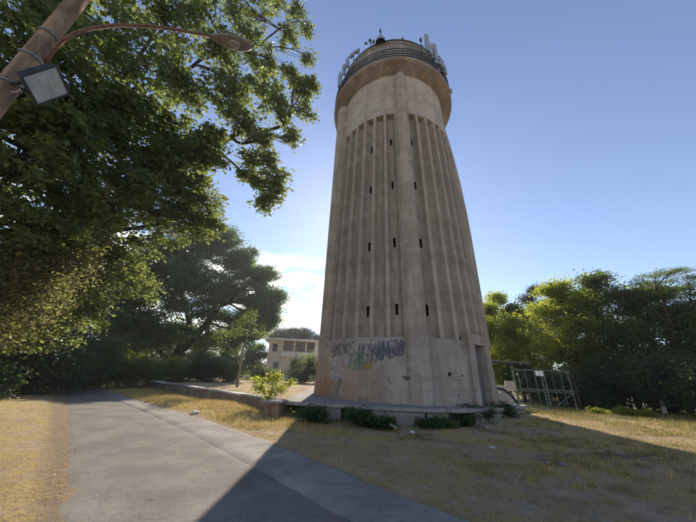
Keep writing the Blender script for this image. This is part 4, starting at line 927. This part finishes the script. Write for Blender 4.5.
# pebbles
n = 1300; P = scatter(n*3, -2, 12, 3.5, 14, lambda x, y: (x > xr(y)-.1)*np.clip(5/np.hypot(x, y), .1, 1)); bm = bmesh.new()
ico = [(1, 0, 0), (-1, 0, 0), (0, 1, 0), (0, -1, 0), (0, 0, 1), (0, 0, -1)]; icf = [(0, 2, 4), (2, 1, 4), (1, 3, 4), (3, 0, 4), (2, 0, 5), (1, 2, 5), (3, 1, 5), (0, 3, 5)]
S_ = rng.uniform(.005, .020, len(P)); V = (np.array(ico)[None]*S_[:, None, None]*np.array([1, 1, .6])*rng.uniform(.7, 1.3, (len(P), 6, 1))+P[:, None]+np.array([0, 0, .012])).reshape(-1, 3)
Fc = (np.array(icf)[None]+np.arange(len(P))[:, None, None]*6).reshape(-1, 3); tag(mk('pebbles', npmesh('pebbles', V, Fc), M['pebble']), 'small pebbles strewn over the bare earth right of the road', 'pebbles', kind='stuff'); bm.free()

# ------------------------------------------------------------------ lamp pole at the left with street lamp and floodlight
PD = 4.5; PX, PY = at(20, 71.5, PD).x, at(20, 71.5, PD).y; KD = PD/3.85
pole = tag(empty('lamp_pole', (PX, PY, hgt(PX, PY))), 'round wooden pole carrying a curved street lamp arm at the upper left', 'lamp pole')
bm = bmesh.new(); bmtube(bm, [(0, 0, -.3), (0, 0, 3), (0, 0, 6), (0, 0, 9)], [.108, .10, .090, .08], 20); fin('post', bm, M['polewood'], pole, True)
def band(z, r=.099):
    bm = bmesh.new(); lathe(bm, [(r, z-.012), (r+.007, z-.012), (r+.007, z+.012), (r, z+.012)], 24); fin('band', bm, M['galv'], pole)
ztop = at(44, 43, PD).z; zfl = at(25, 65, PD).z
band(ztop); band(zfl); band(zfl-.5)
W0 = Vector((PX, PY, hgt(PX, PY)))
hd = at(238, 44, 3.05)
armpts = [at(x_, y_, d_*KD) for x_, y_, d_ in ((46, 62, 3.80), (52, 52, 3.72), (62, 41, 3.65), (75, 33, 3.56), (92, 28, 3.5), (118, 25, 3.42), (150, 26, 3.33), (185, 31, 3.22), (210, 36.5, 3.14))]
bm = bmesh.new(); bmtube(bm, [p-W0 for p in armpts], .023, 10); fin('arm', bm, plain('rusty_tube', (.16, .085, .05), .8, var=.4, sc=20), pole, True)
a_, b_ = armpts[-1]-W0, at(246, 46, 3.02*KD)-W0; ax = (b_-a_).normalized(); sd = ax.cross(Vector((0, 0, 1))).normalized(); upv = sd.cross(ax)
bm = bmesh.new(); rows = []
Lh = (b_-a_).length+.10
for f_, w, h in ((-.04, .03, .03), (.06, .05, .045), (.2, .085, .06), (.45, .12, .075), (.7, .125, .075), (.9, .09, .055), (1., .04, .03)):
    c = a_+ax*f_*Lh; rows.append([bm.verts.new(c+sd*w*math.cos(q)+upv*(h*math.sin(q) if math.sin(q) > 0 else h*.45*math.sin(q))) for q in np.linspace(0, 2*math.pi, 16, endpoint=False)])
for A, B in zip(rows, rows[1:]):
    for i in range(16): bm.faces.new((A[i], A[(i+1) % 16], B[(i+1) % 16], B[i]))
bm.faces.new(rows[0]); bm.faces.new(rows[-1]); hd_ = fin('lamp_head', bm, plain('lamp_grey_paint', (.20, .17, .15), .6, var=.15), pole, True)
bm = bmesh.new(); c = a_+ax*.55*Lh-upv*.03; bmesh.ops.create_uvsphere(bm, u_segments=14, v_segments=8, radius=1, matrix=Matrix.Translation(c) @ Matrix((( ax.x, sd.x, upv.x, 0), (ax.y, sd.y, upv.y, 0), (ax.z, sd.z, upv.z, 0), (0, 0, 0, 1))) @ Matrix.Diagonal((.11, .07, .04, 1))); fin('lens', bm, plain('lamp_lens', (.30, .26, .22), .25, var=.1), hd_, True)
# floodlight on a bracket
cen = Vector((0, 0, EYE))+(Vector((-3.023, 1.773, 4.093))-Vector((0, 0, EYE)))*1.13
ex, ey, nrm = Vector((.338, .243, .909)), Vector((.398, -.913, .096)), Vector((.853, .329, -.405))
fl = tag(empty('floodlight', cen), 'square floodlight with a grey glass face clamped to the wooden pole', 'floodlight')
FM = Matrix(((ex.x, ey.x, nrm.x, 0), (ex.y, ey.y, nrm.y, 0), (ex.z, ey.z, nrm.z, 0), (0, 0, 0, 1)))
w_, h_ = .362, .33
def fb_(name, c, s, mat, bev=0.): bm = bmesh.new(); box(bm, c, s, 0, FM); return fin(name, bm, mat, fl, False, bev)
fb_('housing', (0, 0, -.05), (w_-.03, h_-.03, .07), M['darkmetal'], .012)
for sx, sy, cx, cy in ((w_, .022, 0, h_/2), (w_, .022, 0, -h_/2), (.022, h_, w_/2, 0), (.022, h_, -w_/2, 0)): fb_('bezel', (cx, cy, .002), (sx+.0, sy, .03), M['darkmetal'], .003)
s = NT('flood_glass'); s.bsdf(s.mix(s.ramp(s.noise(6, 3), .3, .7), (.36, .40, .38), (.50, .54, .51)), .12, None, 0., .6); fb_('glass', (0, 0, .004), (w_-.02, h_-.02, .006), s.m)
s = NT('flood_reflector'); s.bsdf((.55, .55, .52), .35, None, .3)
for x in (-.045, .045): fb_('reflector', (x, 0, .009), (.022, h_*.42, .004), s.m, 0)
bm = bmesh.new(); pc = Vector((PX, PY, cen.z+.10)); bmtube(bm, [pc-cen, (cen-nrm*.12-ex*(w_*.4)+Vector((0, 0, .06)))-cen, cen-nrm*.1-cen], .018, 8)
bmtube(bm, [cen-nrm*.05-ex*(w_/2+.02)-cen, cen-nrm*.12-ex*(w_/2+.02)-cen, cen-nrm*.12+ex*(w_/2+.02)-cen, cen-nrm*.05+ex*(w_/2+.02)-cen], .012, 6); fin('bracket', bm, M['darkmetal'], fl)
bm = bmesh.new(); q = Vector((PX, PY, zfl-.5)); tw = (cen-q); tw.z = 0; tw.normalize(); q = q+tw*.13; bmtube(bm, [q-cen, q+tw*.09+Vector((0, 0, -.02))-cen, q+tw*.12+Vector((0, 0, .12))-cen, cen-nrm*.1-cen], .008, 6); fin('cable', bm, plain('pale_cable', (.5, .42, .34), .6), fl)
